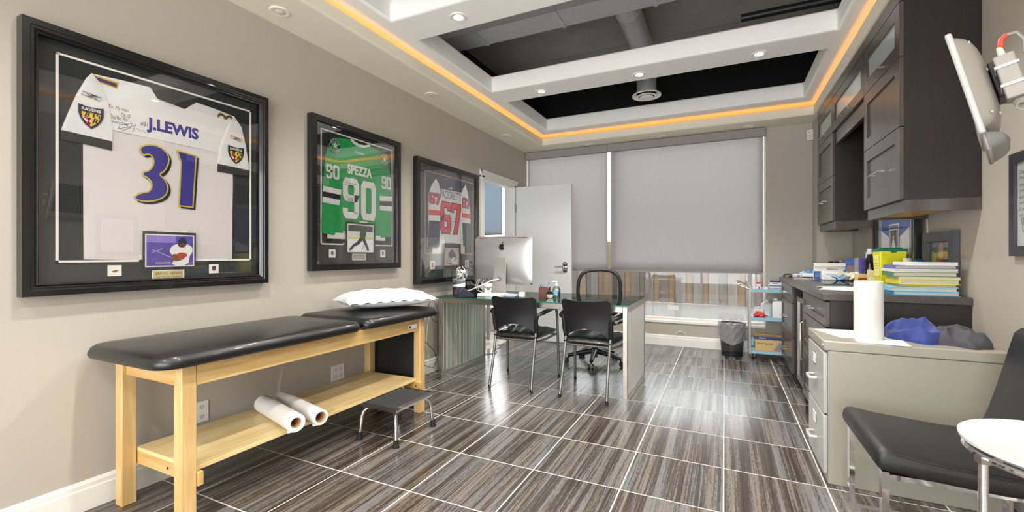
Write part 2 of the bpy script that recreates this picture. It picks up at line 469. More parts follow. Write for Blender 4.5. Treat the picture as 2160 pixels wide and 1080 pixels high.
MB().lathe([(.098, .0), (.103, -.008), (.085, -.012), (.08, 0)], (-.75, 4.88, 2.842), 36).build('inner_cone', M['white'], t, world=True)
MB().lathe([(.0, -.02), (.06, -.02), (.07, -.012), (.06, 0), (0, 0)], (-.75, 4.88, 2.84), 36).build('centre_disc', M['white'], t, world=True)

# recessed lights
bulb = mat('lit_bulb', 'ffffff', 0.4, emit='fff6e8', estr=40)
bulb_off = mat('unlit_lens', 'dcd6d0', 0.15, coat=0.5)
def pot(x, y, z, lit, label, group, spot=True):
    t = thing('recessed_light', label, 'ceiling light', (x, y, z), 0, group)
    MB().lathe([(.032, -.002), (.034, -.006), (.052, -.008), (.058, -.004), (.058, 0), (.032, 0)], n=28).build('trim_ring', M['white'] if lit else M['ceil'], t)
    if lit: MB().lathe([(.0, -.003), (.025, -.003), (.031, -.001), (.031, 0), (0, 0)], n=20).build('bulb', bulb, t)
    else:
        MB().lathe([(.0, -.012), (.02, -.012), (.03, -.006), (.03, 0), (0, 0)], n=20).build('bulb', bulb_off, t)
    if lit and spot:
        l = bpy.data.lights.new('pot_lamp', 'SPOT'); l.energy = POT_W; l.spot_size = math.radians(125); l.spot_blend = .7; l.shadow_soft_size = .045
        l.color = (1, .96, .90)
        ob = bpy.data.objects.new('pot_lamp', l); COL.objects.link(ob); ob.location = (x, y, z - .03)
    return t
LX = (-1.62, -.685, .25)
wb_ = ['left end', 'middle', 'right end']
for i, x in enumerate(LX): pot(x, 4.035, ZT, True, 'lit recessed light at the %s of the middle ceiling beam' % wb_[i], 'lit beam lights')
pot(LX[0], 2.53, ZT, True, 'lit recessed light on the ceiling beam nearest the viewer', 'lit beam lights')
for y in (2.53, 1.01, -.5):
    for x in LX:
        if y == 2.53 and x == LX[0]: continue
        pot(x, y, ZT, True, 'lit recessed light at the %s of the %s' % (wb_[LX.index(x)], {2.53: 'near ceiling beam, above the frame', 1.01: 'ceiling beam over the viewer', -.5: 'ceiling beam behind the viewer'}[y]), 'lit lights out of view')
for i, y in enumerate((1.79, 3.32, 4.86)):
    pot(-2.415, y, ZS, False, 'unlit round downlight in the left ceiling border %s' % ('above the white football jersey', 'above the third jersey frame', 'above the door')[i], 'unlit border lights')
for i, x in enumerate((-1.62, -.69, .25)):
    pot(x, 5.735, ZS, False, 'unlit round downlight above the %s of the window blinds' % ('left part', 'middle', 'right end')[i], 'unlit border lights')

# baseboards and trims
def bb(x0, x1, y0, y1, n):
    return struct(MB().box(x0, x1, y0, y1, 0, .10).build('baseboard_' + n, M['base'], bevel=.003), 'white baseboard along the %s wall' % n)
def bboard(n, p, q, nrm):
    # profile swept along p->q
    prof = [(0, 0), (.016, 0), (.016, .095), (.012, .10), (.012, .118), (.006, .128), (0, .132)]
    mb = MB(); k = len(prof)
    for e in (p, q):
        for d, z in prof: mb.v.append((e[0] + nrm[0] * d, e[1] + nrm[1] * d, z))
    for j in range(k):
        mb.f.append((j, (j + 1) % k, k + (j + 1) % k, k + j))
    mb.f += [tuple(range(k)), tuple(range(2 * k - 1, k - 1, -1))]
    return struct(mb.build('baseboard_' + n, M['base'], smooth=30, fix=True), 'white baseboard along the %s wall' % n)
bboard('left', (XL, YF), (XL, 4.47), (1, 0))
bboard('back', (XL + .05, YB), (.885, YB), (0, -1))
bboard('right', (XR, YF), (XR, 3.10), (-1, 0))

# door casing, leaf
tr = MB()
for y0, y1 in ((DY0 - .09, DY0 + .012), (DY1 - .012, DY1 + .08)): tr.box(XL - .01, XL + .018, y0, y1, 0, DH + .012)
tr.box(XL - .01, XL + .018, DY0 - .09, DY1 + .08, DH - .012, DH + .075)
tr.box(XL - .13, XL - .009, DY0, DY0 + .02, 0, DH).box(XL - .13, XL - .009, DY1 - .02, DY1, 0, DH).box(XL - .13, XL - .009, DY0, DY1, DH - .02, DH)
tr.box(XL + .018, XL + .026, DY0 - .09, DY0 - .06, 0, DH + .075).box(XL + .018, XL + .026, DY0 - .09, DY1 + .08, DH + .045, DH + .075)
struct(tr.build('trim_1', M['white'], bevel=.003), 'white door casing')
d = struct(MB().box(-2.545, -1.765, 5.415, 5.457, .012, 2.055).build('door_1', mat('door_paint', 'e3e6e4', .4), bevel=.002), 'white door standing open in front of the window')
for z in (1.72, .25): BX(-2.562, -2.53, 5.405, 5.417, z, z + .1).build('hinge', M['alu'], d, smooth=0)
MB().lathe([(0, 0), (.9, 0), (1, .12), (1, 1), (0, 1)], n=28).build('tmp', M['chrome'])
tmp = bpy.data.objects['tmp']; bpy.data.objects.remove(tmp)
rp = MB()
def plate_pts(w, h, n=24):
    return [(w * math.copysign(abs(math.cos(a)) ** .6, math.cos(a)), h * math.copysign(abs(math.sin(a)) ** .6, math.sin(a))) for a in [2 * PI * k / n for k in range(n)]]
hx, hz = -1.845, .985
MB().prism([(hx + a, hz + b) for a, b in plate_pts(.034, .068)], 5.415, 5.398).build('handle_plate', M['chrome'], d, bevel=.004)
MB().cyl((hx, 5.40, hz), (hx, 5.362, hz), .016, n=16).build('handle_boss', M['chrome'], d)
MB().tube([(hx, 5.362, hz), (hx - .03, 5.36, hz + .002), (hx - .125, 5.362, hz)], [.012, .011, .008], 12).build('lever', M['chrome'], d)
MB().cyl((hx + .004, 5.40, hz + .042), (hx + .004, 5.39, hz + .042), .011, n=14).build('lock_cylinder', M['steel'], d)

# ------------------------------------------------------------------ windows
frm = mat('window_frame_paint', 'd9cfc2', .45)
brz = mat('bronze_mullion', '6b5f52', .45)
w = struct(MB().ring(XL + .014, WX1 - .014, .345, 2.545, [(0, 5.93), (.030, 5.93), (.030, 5.99), (0, 5.99)]).build('window_1', frm, smooth=0), 'wide window with two panes behind the roller blinds')
BX(-1.352, -1.29, 5.93, 5.99, .345, 2.545).build('mullion', brz, w, smooth=0)
BX(XL + .014, -1.352, 5.957, 5.963, .345, 2.515).build('pane', M['winglass'], w, smooth=0)
BX(-1.29, WX1 - .014, 5.957, 5.963, .345, 2.515).build('pane', M['winglass'], w, smooth=0)
BX(XL, WX1 + .0, 5.862, 5.935, .285, .318).build('window_sill', M['white'], w, bevel=.004)
w2 = struct(MB().ring(-3.62, -2.86, .345, 2.5, [(0, 5.93), (.05, 5.93), (.05, 5.99), (0, 5.99)]).build('window_2', M['white'], smooth=0), 'window in the room beyond the door')
BX(-3.62, -2.86, 5.957, 5.963, .345, 2.5).build('pane', M['glass'], w2, smooth=0)
w3 = struct(MB().ring(-2.2, 1.0, .30, 2.45, [(0, -2.31), (.05, -2.31), (.05, -2.25), (0, -2.25)]).build('fill_window', M['white'], smooth=0), 'wide unseen window added behind the viewer for fill daylight')  # unseen window, added so fill daylight reaches the room from behind the camera
BX(-.64, -.58, -2.31, -2.25, .30, 2.45).build('mullion', M['white'], w3, smooth=0)
for a, b in ((-2.2, -.64), (-.58, 1.0)): BX(a, b, -2.283, -2.277, .30, 2.45).build('pane', M['glass'], w3, smooth=0)

def blind_mat(name, col, tr):
    m = bpy.data.materials.new(name); m.use_nodes = True; nt = m.node_tree
    b = nt.nodes['Principled BSDF']; b.inputs['Roughness'].default_value = .9; b.inputs['Specular IOR Level'].default_value = .1
    tc = nt.nodes.new('ShaderNodeTexCoord'); mp = nt.nodes.new('ShaderNodeMapping'); mp.inputs['Scale'].default_value = (25, 1, 130)
    n = nt.nodes.new('ShaderNodeTexNoise'); n.inputs['Scale'].default_value = 1.2; n.inputs['Detail'].default_value = 5
    nt.links.new(tc.outputs['Object'], mp.inputs[0]); nt.links.new(mp.outputs[0], n.inputs[0])
    mx = nt.nodes.new('ShaderNodeMix'); mx.data_type = 'RGBA'; c = lin(col)
    mx.inputs[6].default_value = (*[x * .86 for x in c], 1); mx.inputs[7].default_value = (*[min(1, x * 1.12) for x in c], 1)
    nt.links.new(n.outputs['Fac'], mx.inputs[0]); nt.links.new(mx.outputs[2], b.inputs['Base Color'])
    t = nt.nodes.new('ShaderNodeBsdfTranslucent'); nt.links.new(mx.outputs[2], t.inputs[0])
    ms = nt.nodes.new('ShaderNodeMixShader'); ms.inputs[0].default_value = tr
    nt.links.new(b.outputs[0], ms.inputs[1]); nt.links.new(t.outputs[0], ms.inputs[2]); nt.links.new(ms.outputs[0], nt.nodes['Material Output'].inputs[0])
    return m
bl = blind_mat('grey_blind_fabric', 'c6c2c1', .60)
bl2 = blind_mat('blue_blind_fabric', 'b2bdc6', .45)
cas = mat('grey_cassette_fabric', '9a9593', .85, bump=.2, bscale=400)
def blind(x0, x1, label, zb=.925, ztop=2.50, m=bl, y=5.868):
    t = thing('roller_blind', label, 'blind', ((x0 + x1) / 2, y, zb))
    nx = 24
    def fn(u, v):
        x = x0 + (x1 - x0) * u; z = zb + .015 + (ztop + .04 - zb) * v
        return (x, y + .003 * math.sin(u * 9 + 1.5) * math.sin(PI * v), z)
    MB().grid(fn, nx, 12).build('fabric', m, t, world=True, solid=.0012)
    BX(x0, x1, y - .006, y + .006, zb - .002, zb + .02).build('hem_bar', cas, t, world=True, bevel=.003)
    return t
a = blind(XL + .012, -1.405, 'grey roller blind on the narrower left window pane')
BX(XL + .004, -1.395, 5.80, 5.86, 2.505, 2.604).build('cassette', cas, a, world=True, bevel=.006)
b_ = blind(-1.362, WX1 - .027, 'grey roller blind on the wide right window pane')
BX(-1.393, WX1 - .004, 5.80, 5.86, 2.505, 2.604).build('cassette', cas, b_, world=True, bevel=.006)
c_ = blind(-3.64, -2.98, 'blue grey roller blind seen through the open door', 1.44, 2.25, bl2, 5.86)
BX(-3.66, -2.96, 5.83, 5.89, 2.27, 2.35).build('cassette', cas, c_, world=True, bevel=.006)
# room beyond the door
ab = MB().box(-4.3, -4.2, 3.9, 6.0, -.1, 2.7).box(-4.2, XL - .12, 3.9, 4.0, 0, 2.7).box(-4.2, -3.67, YB, YB + .15, 0, 2.7).box(-2.81, XL - .12, YB, YB + .15, 0, 2.7)
ab.box(-3.67, -2.81, YB, YB + .15, 0, .30).box(-3.67, -2.81, YB, YB + .15, 2.55, 2.7)
struct(ab.build('wall_annex', mat('white_wall_paint', 'e8e8e6', .6), smooth=0), 'white walls of the room beyond the door')
struct(BX(-4.3, XL - .12, 3.9, 6.03, 2.6, 2.72).build('ceiling_annex', M['white'], smooth=0), 'white ceiling of the room beyond the door')
struct(BX(-4.3, XL - .12, 3.9, 6.03, -.12, 0).build('floor_annex', mat('pale_floor', 'c9c5bd', .25), smooth=0), 'pale floor of the room beyond the door')
t = thing('metal_table', 'white metal table frame in the room beyond the door', 'table', (-3.1, 5.15, 0))
for x, y in ((-2.80, 5.10), (-3.4, 5.10), (-2.80, 5.5), (-3.4, 5.5)): BX(x - .02, x + .02, y - .02, y + .02, 0.02, .70).build('leg', M['alu'], t, world=True, smooth=0)
BX(-3.44, -2.76, 5.06, 5.54, .70, .73).build('table_top', M['white'], t, world=True, bevel=.004)
BX(-3.4, -2.80, 5.085, 5.115, .04, .07).build('foot_rail', M['alu'], t, world=True, smooth=0)
t = MB().obox((-3.22, 5.3, .16), (.3, .26, .3)).build('carton', mat('kraft_card', 'b08a55', .8), bevel=.004)
tag(t, 'brown carton on the floor beyond the door', 'box'); 

# ------------------------------------------------------------------ outdoors
gr = mat('gravel', '68635e', .95, var=.5, vscale=26, bump=1.0, bscale=60)
struct(BX(-9, 9, 6.03, 8.9, .12, .25).build('ground', gr, smooth=0), 'gravel strip outside the window')
fn_ = thing('board_fence', 'weathered upright board fence beyond the gravel', 'fence', (-1, 8.6, .25))
fcols = ['6f5f50', '62574f', '705c4a', '6a625d', '5c534b', '73685f']
fw = {}
x = -4.6; i = 0
while x < 3.2:
    wd = random.choice((.12, .14, .16)); ci = random.randrange(6)
    key = (wd, ci)
    if key not in fw:
        fw[key] = BX(-wd / 2 - .004, wd / 2 + .004, -.009, .009, 0, 1.15).build('board', wood('fence_' + fcols[ci], fcols[ci], ['8e7862', '7a716a', '8b725a', '7f7873', '766b61', '897f77'][ci], 'z', rough=.85, coat=0), fn_, smooth=0).data
        o = bpy.data.objects[-1] if False else [q for q in bpy.data.objects if q.data == fw[key]][0]
    else:
        o = bpy.data.objects.new('board', fw[key]); COL.objects.link(o); o.parent = fn_
    o.location = (x + wd / 2 + 1, (-.011, .011)[i % 2], random.uniform(-.0, .02)); i += 1
    x += wd
for z in (.25, .85): BX(-3.6, 4.2, .02, .06, z, z + .09).build('rail', wood('fence_rail', '84776c', 'a89a8c', 'x', rough=.9, coat=0), fn_, smooth=0)
# ------------------------------------------------------------------ framed jerseys on the left wall
def rect(a): return (a[0][0], a[1][0], min(a[2][1], a[3][1]), max(a[0][1], a[1][1]))
def R4(x0, x1, z0, z1): return [(x0, z0), (x1, z0), (x1, z1), (x0, z1)]
def offset(poly, d):
    A = sum(poly[i][0] * poly[(i + 1) % len(poly)][1] - poly[(i + 1) % len(poly)][0] * poly[i][1] for i in range(len(poly)))
    s = 1 if A > 0 else -1; out = []
    n = len(poly)
    for i in range(n):
        p0, p1, p2 = poly[i - 1], poly[i], poly[(i + 1) % n]
        def nrm(a, b):
            dx, dy = b[0] - a[0], b[1] - a[1]; L = math.hypot(dx, dy) or 1
            return (dy / L * s, -dx / L * s)
        n1, n2 = nrm(p0, p1), nrm(p1, p2)
        bx, by = n1[0] + n2[0], n1[1] + n2[1]; L = bx * bx + by * by
        k = min(2 / L, 2.2) if L > 1e-6 else 1
        out.append((p1[0] + bx * d * k, p1[1] + by * d * k))
    return out
def smooth_poly(p, n=2):
    for _ in range(n):
        q = []
        for i in range(len(p)):
            a, b = p[i], p[(i + 1) % len(p)]
            q += [(a[0] * .75 + b[0] * .25, a[1] * .75 + b[1] * .25), (a[0] * .25 + b[0] * .75, a[1] * .25 + b[1] * .75)]
        p = q
    return p
def put(parent, name, poly, front, back, m, sm=0):
    return MB().prism(smooth_poly(poly, sm) if sm else poly, back, front).build(name, m, parent, smooth=20)
def fold(parent, name, poly, y0, amp, m, freq=30, ang=.2):
    """cloth piece: prism whose front is a triangulated, gently rumpled surface"""
    me = bpy.data.meshes.new(name); b = bmesh.new()
    vs = [b.verts.new((x, 0, z)) for x, z in poly]
    A = sum(poly[i][0] * poly[(i + 1) % len(poly)][1] - poly[(i + 1) % len(poly)][0] * poly[i][1] for i in range(len(poly)))
    f = b.faces.new(vs if A > 0 else vs[::-1])
    bmesh.ops.triangulate(b, faces=[f])
    x0 = min(p[0] for p in poly); x1 = max(p[0] for p in poly); z0 = min(p[1] for p in poly); z1 = max(p[1] for p in poly)
    st = max(x1 - x0, z1 - z0) / 16
    for k in range(1, 40):
        for (co, no) in (((x0 + k * st, 0, 0), (1, 0, 0)), ((0, 0, z0 + k * st), (0, 0, 1))):
            if co[0] > x1 or co[2] > z1: continue
            bmesh.ops.bisect_plane(b, geom=b.verts[:] + b.edges[:] + b.faces[:], plane_co=co, plane_no=no)
    edge = set(v for v in b.verts if v.is_boundary)
    for v in b.verts:
        h = math.sin((v.co.x * math.cos(ang) + v.co.z * math.sin(ang)) * freq + 2 * math.sin(v.co.z * 9)) * amp
        v.co.y = y0 - (h + amp * 1.5 if v not in edge else 0)
    ext = bmesh.ops.extrude_face_region(b, geom=[e for e in b.edges if e.is_boundary] if False else b.faces[:])
    bmesh.ops.translate(b, verts=[e for e in ext['geom'] if isinstance(e, bmesh.types.BMVert)], vec=(0, 0, 0))
    bk = [e for e in ext['geom'] if isinstance(e, bmesh.types.BMVert)]
    for v in bk: v.co.y = y0 + .006
    bmesh.ops.recalc_face_normals(b, faces=b.faces)
    b.to_mesh(me); b.free(); me.materials.append(m); me.shade_smooth(); me.set_sharp_from_angle(angle=math.radians(50))
    o = bpy.data.objects.new(name, me); COL.objects.link(o); o.parent = parent
    return o
# block numerals, unit box, as lists of convex pieces
def cham(x0, x1, z0, z1, c): return [(x0 + c, z0), (x1 - c, z0), (x1, z0 + c), (x1, z1 - c), (x1 - c, z1), (x0 + c, z1), (x0, z1 - c), (x0, z0 + c)]
def ring_quads(o, i): return [[o[k], o[(k + 1) % 8], i[(k + 1) % 8], i[k]] for k in range(8)]
SW, SH, CC = .30, .165, .10
def glyph(ch):
    t = SW; h = SH
    if ch == '0': return ring_quads(cham(0, 1, 0, 1, .14), cham(t, 1 - t, h, 1 - h, .06))
    if ch == '9':
        top = ring_quads(cham(0, 1, .42, 1, .14), cham(t, 1 - t, .42 + h, 1 - h, .06))
        return top + [[(1 - t, .14), (1, .14), (1, .6), (1 - t, .6)], [(.14, 0), (.86, 0), (1, .14), (1 - t, h), (t, h), (0, .14)], [(0, .14), (t, h), (t, .25), (0, .25)]]
    if ch == '6': return [[(1 - x, 1 - z) for x, z in q] for q in glyph('9')]
    if ch == '7': return [[(0, 1 - h), (1, 1 - h), (1, 1), (0, 1)], [(0, .72), (t * .8, .72), (t * .8, 1 - h), (0, 1 - h)], [(1 - t * 1.2, 1 - h), (1, 1 - h), (.62, 0), (.22, 0)]]
def numeral(parent, name, chars, x0, x1, z0, z1, y, m, m2=None, gap=.08, ex=.012):
    n = len(chars); wd = (x1 - x0) / (n + gap * (n - 1)); mb = MB(); ob = MB()
    for k, ch in enumerate(chars):
        a = x0 + k * wd * (1 + gap)
        for q in glyph(ch):
            pq = [(a + px * wd, z0 + pz * (z1 - z0)) for px, pz in q]
            mb.prism(pq, y, y - .0012)
            if m2: ob.prism(offset(pq, ex), y + .0003, y - .0006)
    o = mb.build(name, m, parent, smooth=0)
    if m2: ob.build('numeral_outline', m2, o, smooth=0)
    return o
def word(parent, name, s, x0, x1, z0, z1, y, m, bold=.02, shear=0): return text(MB(), s, x0, x1, z0, z1, y, bold, shear).build(name, m, parent, smooth=0)

fblack = mat('black_frame_lacquer', '131314', .28, coat=.3)
matb = mat('charcoal_mat_board', '37393b', .9)
inset = mat('charcoal_backing', '2b2d2f', .9)
def base_frame(name, label, yc, zc, x0, x1, z0, z1, wid=.052, ridges=True, dep=.05, cat='picture', rz=PI / 2, wall=XL):
    t = thing(name, label, cat, (wall, yc, zc), rz)
    if ridges: prof = [(0, -dep + .012), (.006, -dep + .006), (.010, -dep + .010), (.016, -dep + .004), (.024, -dep + .004), (.028, -dep), (wid, -dep), (wid, 0), (0, 0)]
    else: prof = [(0, -dep + .02), (.004, -dep), (wid, -dep), (wid, 0), (0, 0)]
    MB().ring(x0 + wid, x1 - wid, z0 + wid, z1 - wid, prof).build('frame', fblack, t, smooth=30, fix=True)
    BX(x0 + wid, x1 - wid, -.010, -.002, z0 + wid, z1 - wid).build('mat_board', matb, t, smooth=0)
    BX(x0 + wid, x1 - wid, -.0335, -.032, z0 + wid, z1 - wid).build('glass_pane', M['picglass'], t, smooth=0)
    return t
def matline(t, r, notch, m, wd=.009, y=-.0105):
    x0, x1, z0, z1 = r; n0, n1, nt = notch
    mb = MB()
    for q in (R4(x0, x0 + wd, z0, z1), R4(x1 - wd, x1, z0, z1), R4(x0, x1, z1 - wd, z1), R4(x0, n0, z0, z0 + wd), R4(n1, x1, z0, z0 + wd),
              R4(n0 - wd, n0, z0, nt), R4(n1, n1 + wd, z0, nt), R4(n0 - wd, n1 + wd, nt, nt + wd)): mb.prism(q, y, y - .0045)
    mb.build('mat_bevel', m, t, smooth=0)
    MB().prism(R4(x0 + wd, x1 - wd, z0 + wd, z1 - wd), y + .0005, y - .0004).build('backing', inset, t, smooth=0)
    MB().prism(R4(n0, n1, z0, nt), y - .0295 + .012, y - .0185).build('photo_mat', matb, t, smooth=0)
cream = mat('cream_core', 'f3f0e6', .7)
jw = mat('white_jersey_cloth', 'e0dfdd', .8, bump=.25, bscale=900)
jmesh = mat('offwhite_mesh_cloth', 'd8d2cf', .85, bump=.4, bscale=700)
jb = mat('black_jersey_cloth', '323434', .85, bump=.2, bscale=500)
pur, gold = pm('352f86'), pm('c8b040')

# --- white football jersey, number 31
F1 = dict(
 torso=[(-0.301,0.42),(-0.193,0.429),(-0.076,0.435),(-0.045,0.387),(0.013,0.366),(0.08,0.372),(0.125,0.408),(0.134,0.426),(0.234,0.42),(0.336,0.408),(0.32,0.331),(0.325,0.208),(0.33,0.115),(0.331,0.073),(0.328,-0.431),(-0.327,-0.417),(-0.329,0.097),(-0.30,0.3)],
 sleeveL=[(-0.301,0.42),(-0.273,0.387),(-0.242,0.298),(-0.226,0.196),(-0.228,0.13),(-0.403,0.139),(-0.381,0.217),(-0.353,0.308),(-0.319,0.393)],
 cuffL=[(-0.403,0.139),(-0.228,0.13),(-0.228,0.087),(-0.333,0.097),(-0.403,0.099)],
 sleeveR=[(0.336,0.408),(0.382,0.353),(0.409,0.24),(0.43,0.109),(0.245,0.115),(0.258,0.208),(0.298,0.331)],
 cuffR=[(0.245,0.115),(0.43,0.109),(0.426,0.071),(0.245,0.071)],
 three=[(-0.12,0.124),(-0.082,0.145),(-0.039,0.146),(-0.004,0.12),(0.002,0.081),(-0.016,0.032),(-0.045,0.008),(-0.014,-0.018),(-0.001,-0.06),(-0.016,-0.097),(-0.052,-0.122),(-0.101,-0.132),(-0.144,-0.124),(-0.118,-0.098),(-0.082,-0.09),(-0.064,-0.058),(-0.074,-0.021),(-0.114,0.0),(-0.076,0.019),(-0.057,0.058),(-0.064,0.096),(-0.086,0.106),(-0.107,0.093)],
 one=[(0.047,0.141),(0.13,0.132),(0.114,-0.139),(0.054,-0.137),(0.064,0.088)])
t = base_frame('framed_jersey', 'largest black frame with a white football jersey numbered 31 above the exam table', 1.27, 1.5375, -.53, .53, -.5675, .5675)
matline(t, (-.419, .443, -.43, .469), (-.113, .127, -.28), cream)
j = fold(t, 'jersey_body', F1['torso'], -.0135, .0012, jmesh, 24)
put(t, 'jersey_yoke', [(-0.301,0.418),(-0.193,0.427),(-0.076,0.433),(-0.045,0.385),(0.013,0.364),(0.08,0.370),(0.125,0.406),(0.134,0.424),(0.234,0.418),(0.334,0.406),(.30,.33),(.262,.205),(.255,.178),(-.23,.184),(-.226,.196),(-.242,.298),(-.273,.387)], -.0178, -.016, jw)
put(t, 'collar', smooth_poly([(-0.085,0.436),(-0.045,0.392),(0.013,0.371),(0.08,0.377),(0.125,0.413),(0.14,0.43),(.10,.425),(.06,.40),(.01,.40),(-.03,.415),(-.055,.44)], 1), -.0145, -.0125, jb)
for n, s_, c_ in (('sleeve', 'sleeveL', 'cuffL'), ('sleeve', 'sleeveR', 'cuffR')):
    s = fold(t, n, F1[s_], -.0195, .0012, jw, 60, .9); fold(s, 'cuff', F1[c_], -.020, .0008, jb, 30)
def inked(poly, sm, x=.009):
    p3 = smooth_poly(poly, sm) if sm else poly
    MB().prism([(a + .011, b - .010) for a, b in offset(p3, x * .6)], -.0182, -.0187).build('numeral_shadow', M['black'], t, smooth=0)
    MB().prism(offset(p3, x * .75), -.0184, -.0190).build('numeral_outline', gold, t, smooth=0)
    MB().prism(p3, -.0186, -.0196).build('numeral', pur, t, smooth=0)
inked(F1['three'], 1); inked(F1['one'], 0)
word(t, 'name_lettering', 'J.LEWIS', -.092, .146, .207, .285, -.0181, pur, .045)
# shoulder marks
for q, mm, y in (([(-.300,.416),(-.203,.412),(-.207,.380),(-.284,.388)], gold, -.0183), ([(-.291,.409),(-.210,.404),(-.212,.386),(-.279,.393)], pm('4b3560'), -.0187)):
    MB().prism(q, -.018, y).build('shoulder_mark', mm, t, smooth=0)
for r_, mm, y in ((.0, gold, -.0184), (.005, pm('4b3560'), -.0188)):
    mb = MB()
    for cx in (.268, .312):
        pts = [(cx + (.027 - r_) * math.cos(a), .378 + (.030 - r_) * math.sin(a)) for a in [PI * k / 10 for k in range(11)]] + [(cx + (.012 + r_) * math.cos(a), .374 + (.014 + r_) * math.sin(a)) for a in [PI - PI * k / 10 for k in range(11)]]
        for k in range(10): mb.prism([pts[k], pts[k + 1], pts[20 - k], pts[21 - k]], -.018, y)
    mb.build('shoulder_mark', mm, t, smooth=0)
def shield(t, cx, cz, w, h, y):
    S_ = smooth_poly([(-.5, .44), (0, .36), (.5, .44), (.5, .1), (.36, -.24), (0, -.52), (-.36, -.24), (-.5, .1)], 1)
    S_ = [(-.5, .46), (-.25, .42), (0, .40), (.25, .42), (.5, .46), (.5, .1), (.42, -.12), (.25, -.34), (0, -.52), (-.25, -.34), (-.42, -.12), (-.5, .1)]
    T = lambda p, k=1: [(cx + a * w * k, cz + b * h * k) for a, b in p]
    r = put(t, 'team_patch', T(S_), y, y + .0012, pm('3f2f6e'))
    put(r, 'patch_field', T(S_, .93), y - .0003, y, M['black'])
    q = [(-.38, .16), (.38, .16), (.38, .05), (.30, -.14), (.18, -.28), (0, -.42), (-.18, -.28), (-.30, -.14), (-.38, .05)]
    put(r, 'patch_field', T(q), y - .0006, y - .0003, pm('d6b93a'))
    put(r, 'patch_quarter', T([(-.37, -.05), (0, -.05), (0, -.42), (-.18, -.28), (-.30, -.14)]), y - .0008, y - .0006, M['paper'])
    mb = MB()
    for a, b, c, d in ((-.20, -.02, -.15, -.05), (-.13, -.06, -.40, -.05), (-.30, -.20, -.12, -.05), (-.2, -.02, -.34, -.25)): mb.prism(T(R4(a, b, c, d)), y - .0008, y - .001)
    mb.build('patch_cross', pm('c8242c'), r, smooth=0)
    mb = MB()
    for a, b in ((.06, -.02), (.20, .06), (.28, -.04)): mb.prism(T([(a, b), (a + .07, b + .03), (a + .07, b + .17), (a, b + .13)]), y - .0006, y - .0009)
    mb.build('patch_checks', M['black'], r, smooth=0)
    word(r, 'patch_letter', 'B', cx - .28 * w, cx - .06 * w, cz - .03 * h, cz + .17 * h, y - .0011, M['black'], .03, .3)
    word(r, 'patch_letter', 'R', cx + .03 * w, cx + .26 * w, cz - .27 * h, cz - .05 * h, y - .0011, M['black'], .03, .3)
    word(r, 'patch_lettering', 'RAVENS', cx - .38 * w, cx + .38 * w, cz + .22 * h, cz + .36 * h, y - .0006, M['paper'], .03)
shield(t, -.305, .222, .088, .105, -.0238); shield(t, .346, .185, .092, .105, -.0238)
def vector_mark(t, cx, cz, w, y, slope=-.1):
    mb = MB(); h = w * .16
    P3 = lambda a, b: (cx + a * w, y, cz + b * h * 2 + a * w * slope)
    mb.tube([P3(-.5, -.2), P3(-.42, .5), P3(.5, .3), P3(.42, -.5)], .0010, 5, closed=True)
    for a, b, c, d in ((-.2, -.3, .15, .4), (-.1, -.35, .2, .35), (-.25, .2, .3, -.2), (.0, .3, .35, .1)): mb.tube([P3(a, b), P3(c, d)], .0011, 5)
    mb.build('maker_mark', M['black'], t, smooth=0)
vector_mark(t, -.304, .315, .07, -.0238); vector_mark(t, .345, .279, .066, -.0238)
wr = MB()
text(wr, 'To: My man', -.242, -.165, .278, .300, -.0180, 0, .25); text(wr, 'Dr. G', -.195, -.158, .256, .274, -.0180, 0, .25)
text(wr, 'Thanks for', -.240, -.165, .236, .257, -.0180, 0, .25); text(wr, 'everything', -.228, -.166, .213, .233, -.0180, 0, .25); text(wr, '#31', -.118, -.086, .232, .256, -.0180, 0, .25)
sg = [(-.205, -.0180, .196), (-.198, -.0182, .214), (-.165, -.0182, .228), (-.150, -.0182, .238), (-.158, -.0182, .212), (-.185, -.0182, .192), (-.205, -.0182, .196), (-.17, -.0182, .21), (-.148, -.0182, .222), (-.135, -.0182, .236), (-.150, -.0182, .196), (-.130, -.0182, .216), (-.120, -.0182, .206), (-.108, -.0182, .212), (-.096, -.0182, .20)]
wr.tube(sg, .0008, 5)
wr.build('handwriting', M['ink'], t, smooth=0)
# player photograph (flat print)
def quadp(parent, name, x0, x1, z0, z1, y, m): return MB().prism(R4(x0, x1, z0, z1), y + .0008, y).build(name, m, parent, smooth=0)
ph = quadp(t, 'photo', -.104, .118, -.457, -.293, -.0296, M['paper'])
pv = mat('violet_stadium_print', '5a4aa0', .4, var=.5, vscale=40)
quadp(ph, 'photo_print', -.098, .112, -.451, -.299, -.0299, pv)
quadp(ph, 'photo_sky', -.098, .03, -.335, -.299, -.0302, mat('lilac_sky_print', '8d7cc4', .4, var=.4, vscale=20))
mb = MB(); mb.tube([(-.075, -.0303, -.385), (-.03, -.0303, -.365)], .001, 4); mb.tube([(-.075, -.0303, -.37), (.01, -.0303, -.41)], .001, 4); mb.build('photo_lines', M['paper'], ph, smooth=0)
put(ph, 'photo_figure', smooth_poly([(.0, -.378), (.012, -.350), (.035, -.340), (.075, -.338), (.106, -.350), (.111, -.38), (.095, -.40), (.088, -.451), (.01, -.451), (.022, -.42), (.012, -.395)], 1), -.0304, -.030, M['paper'])
put(ph, 'photo_figure', smooth_poly([(.012, -.395), (.03, -.39), (.045, -.405), (.065, -.40), (.075, -.412), (.055, -.425), (.03, -.432), (.014, -.425)], 1), -.0307, -.030, pm('7a4a30'))
put(ph, 'photo_figure', smooth_poly([(.04, -.352), (.04, -.322), (.055, -.306), (.075, -.310), (.082, -.33), (.076, -.352), (.06, -.36)], 1), -.0307, -.030, pm('25254a'))
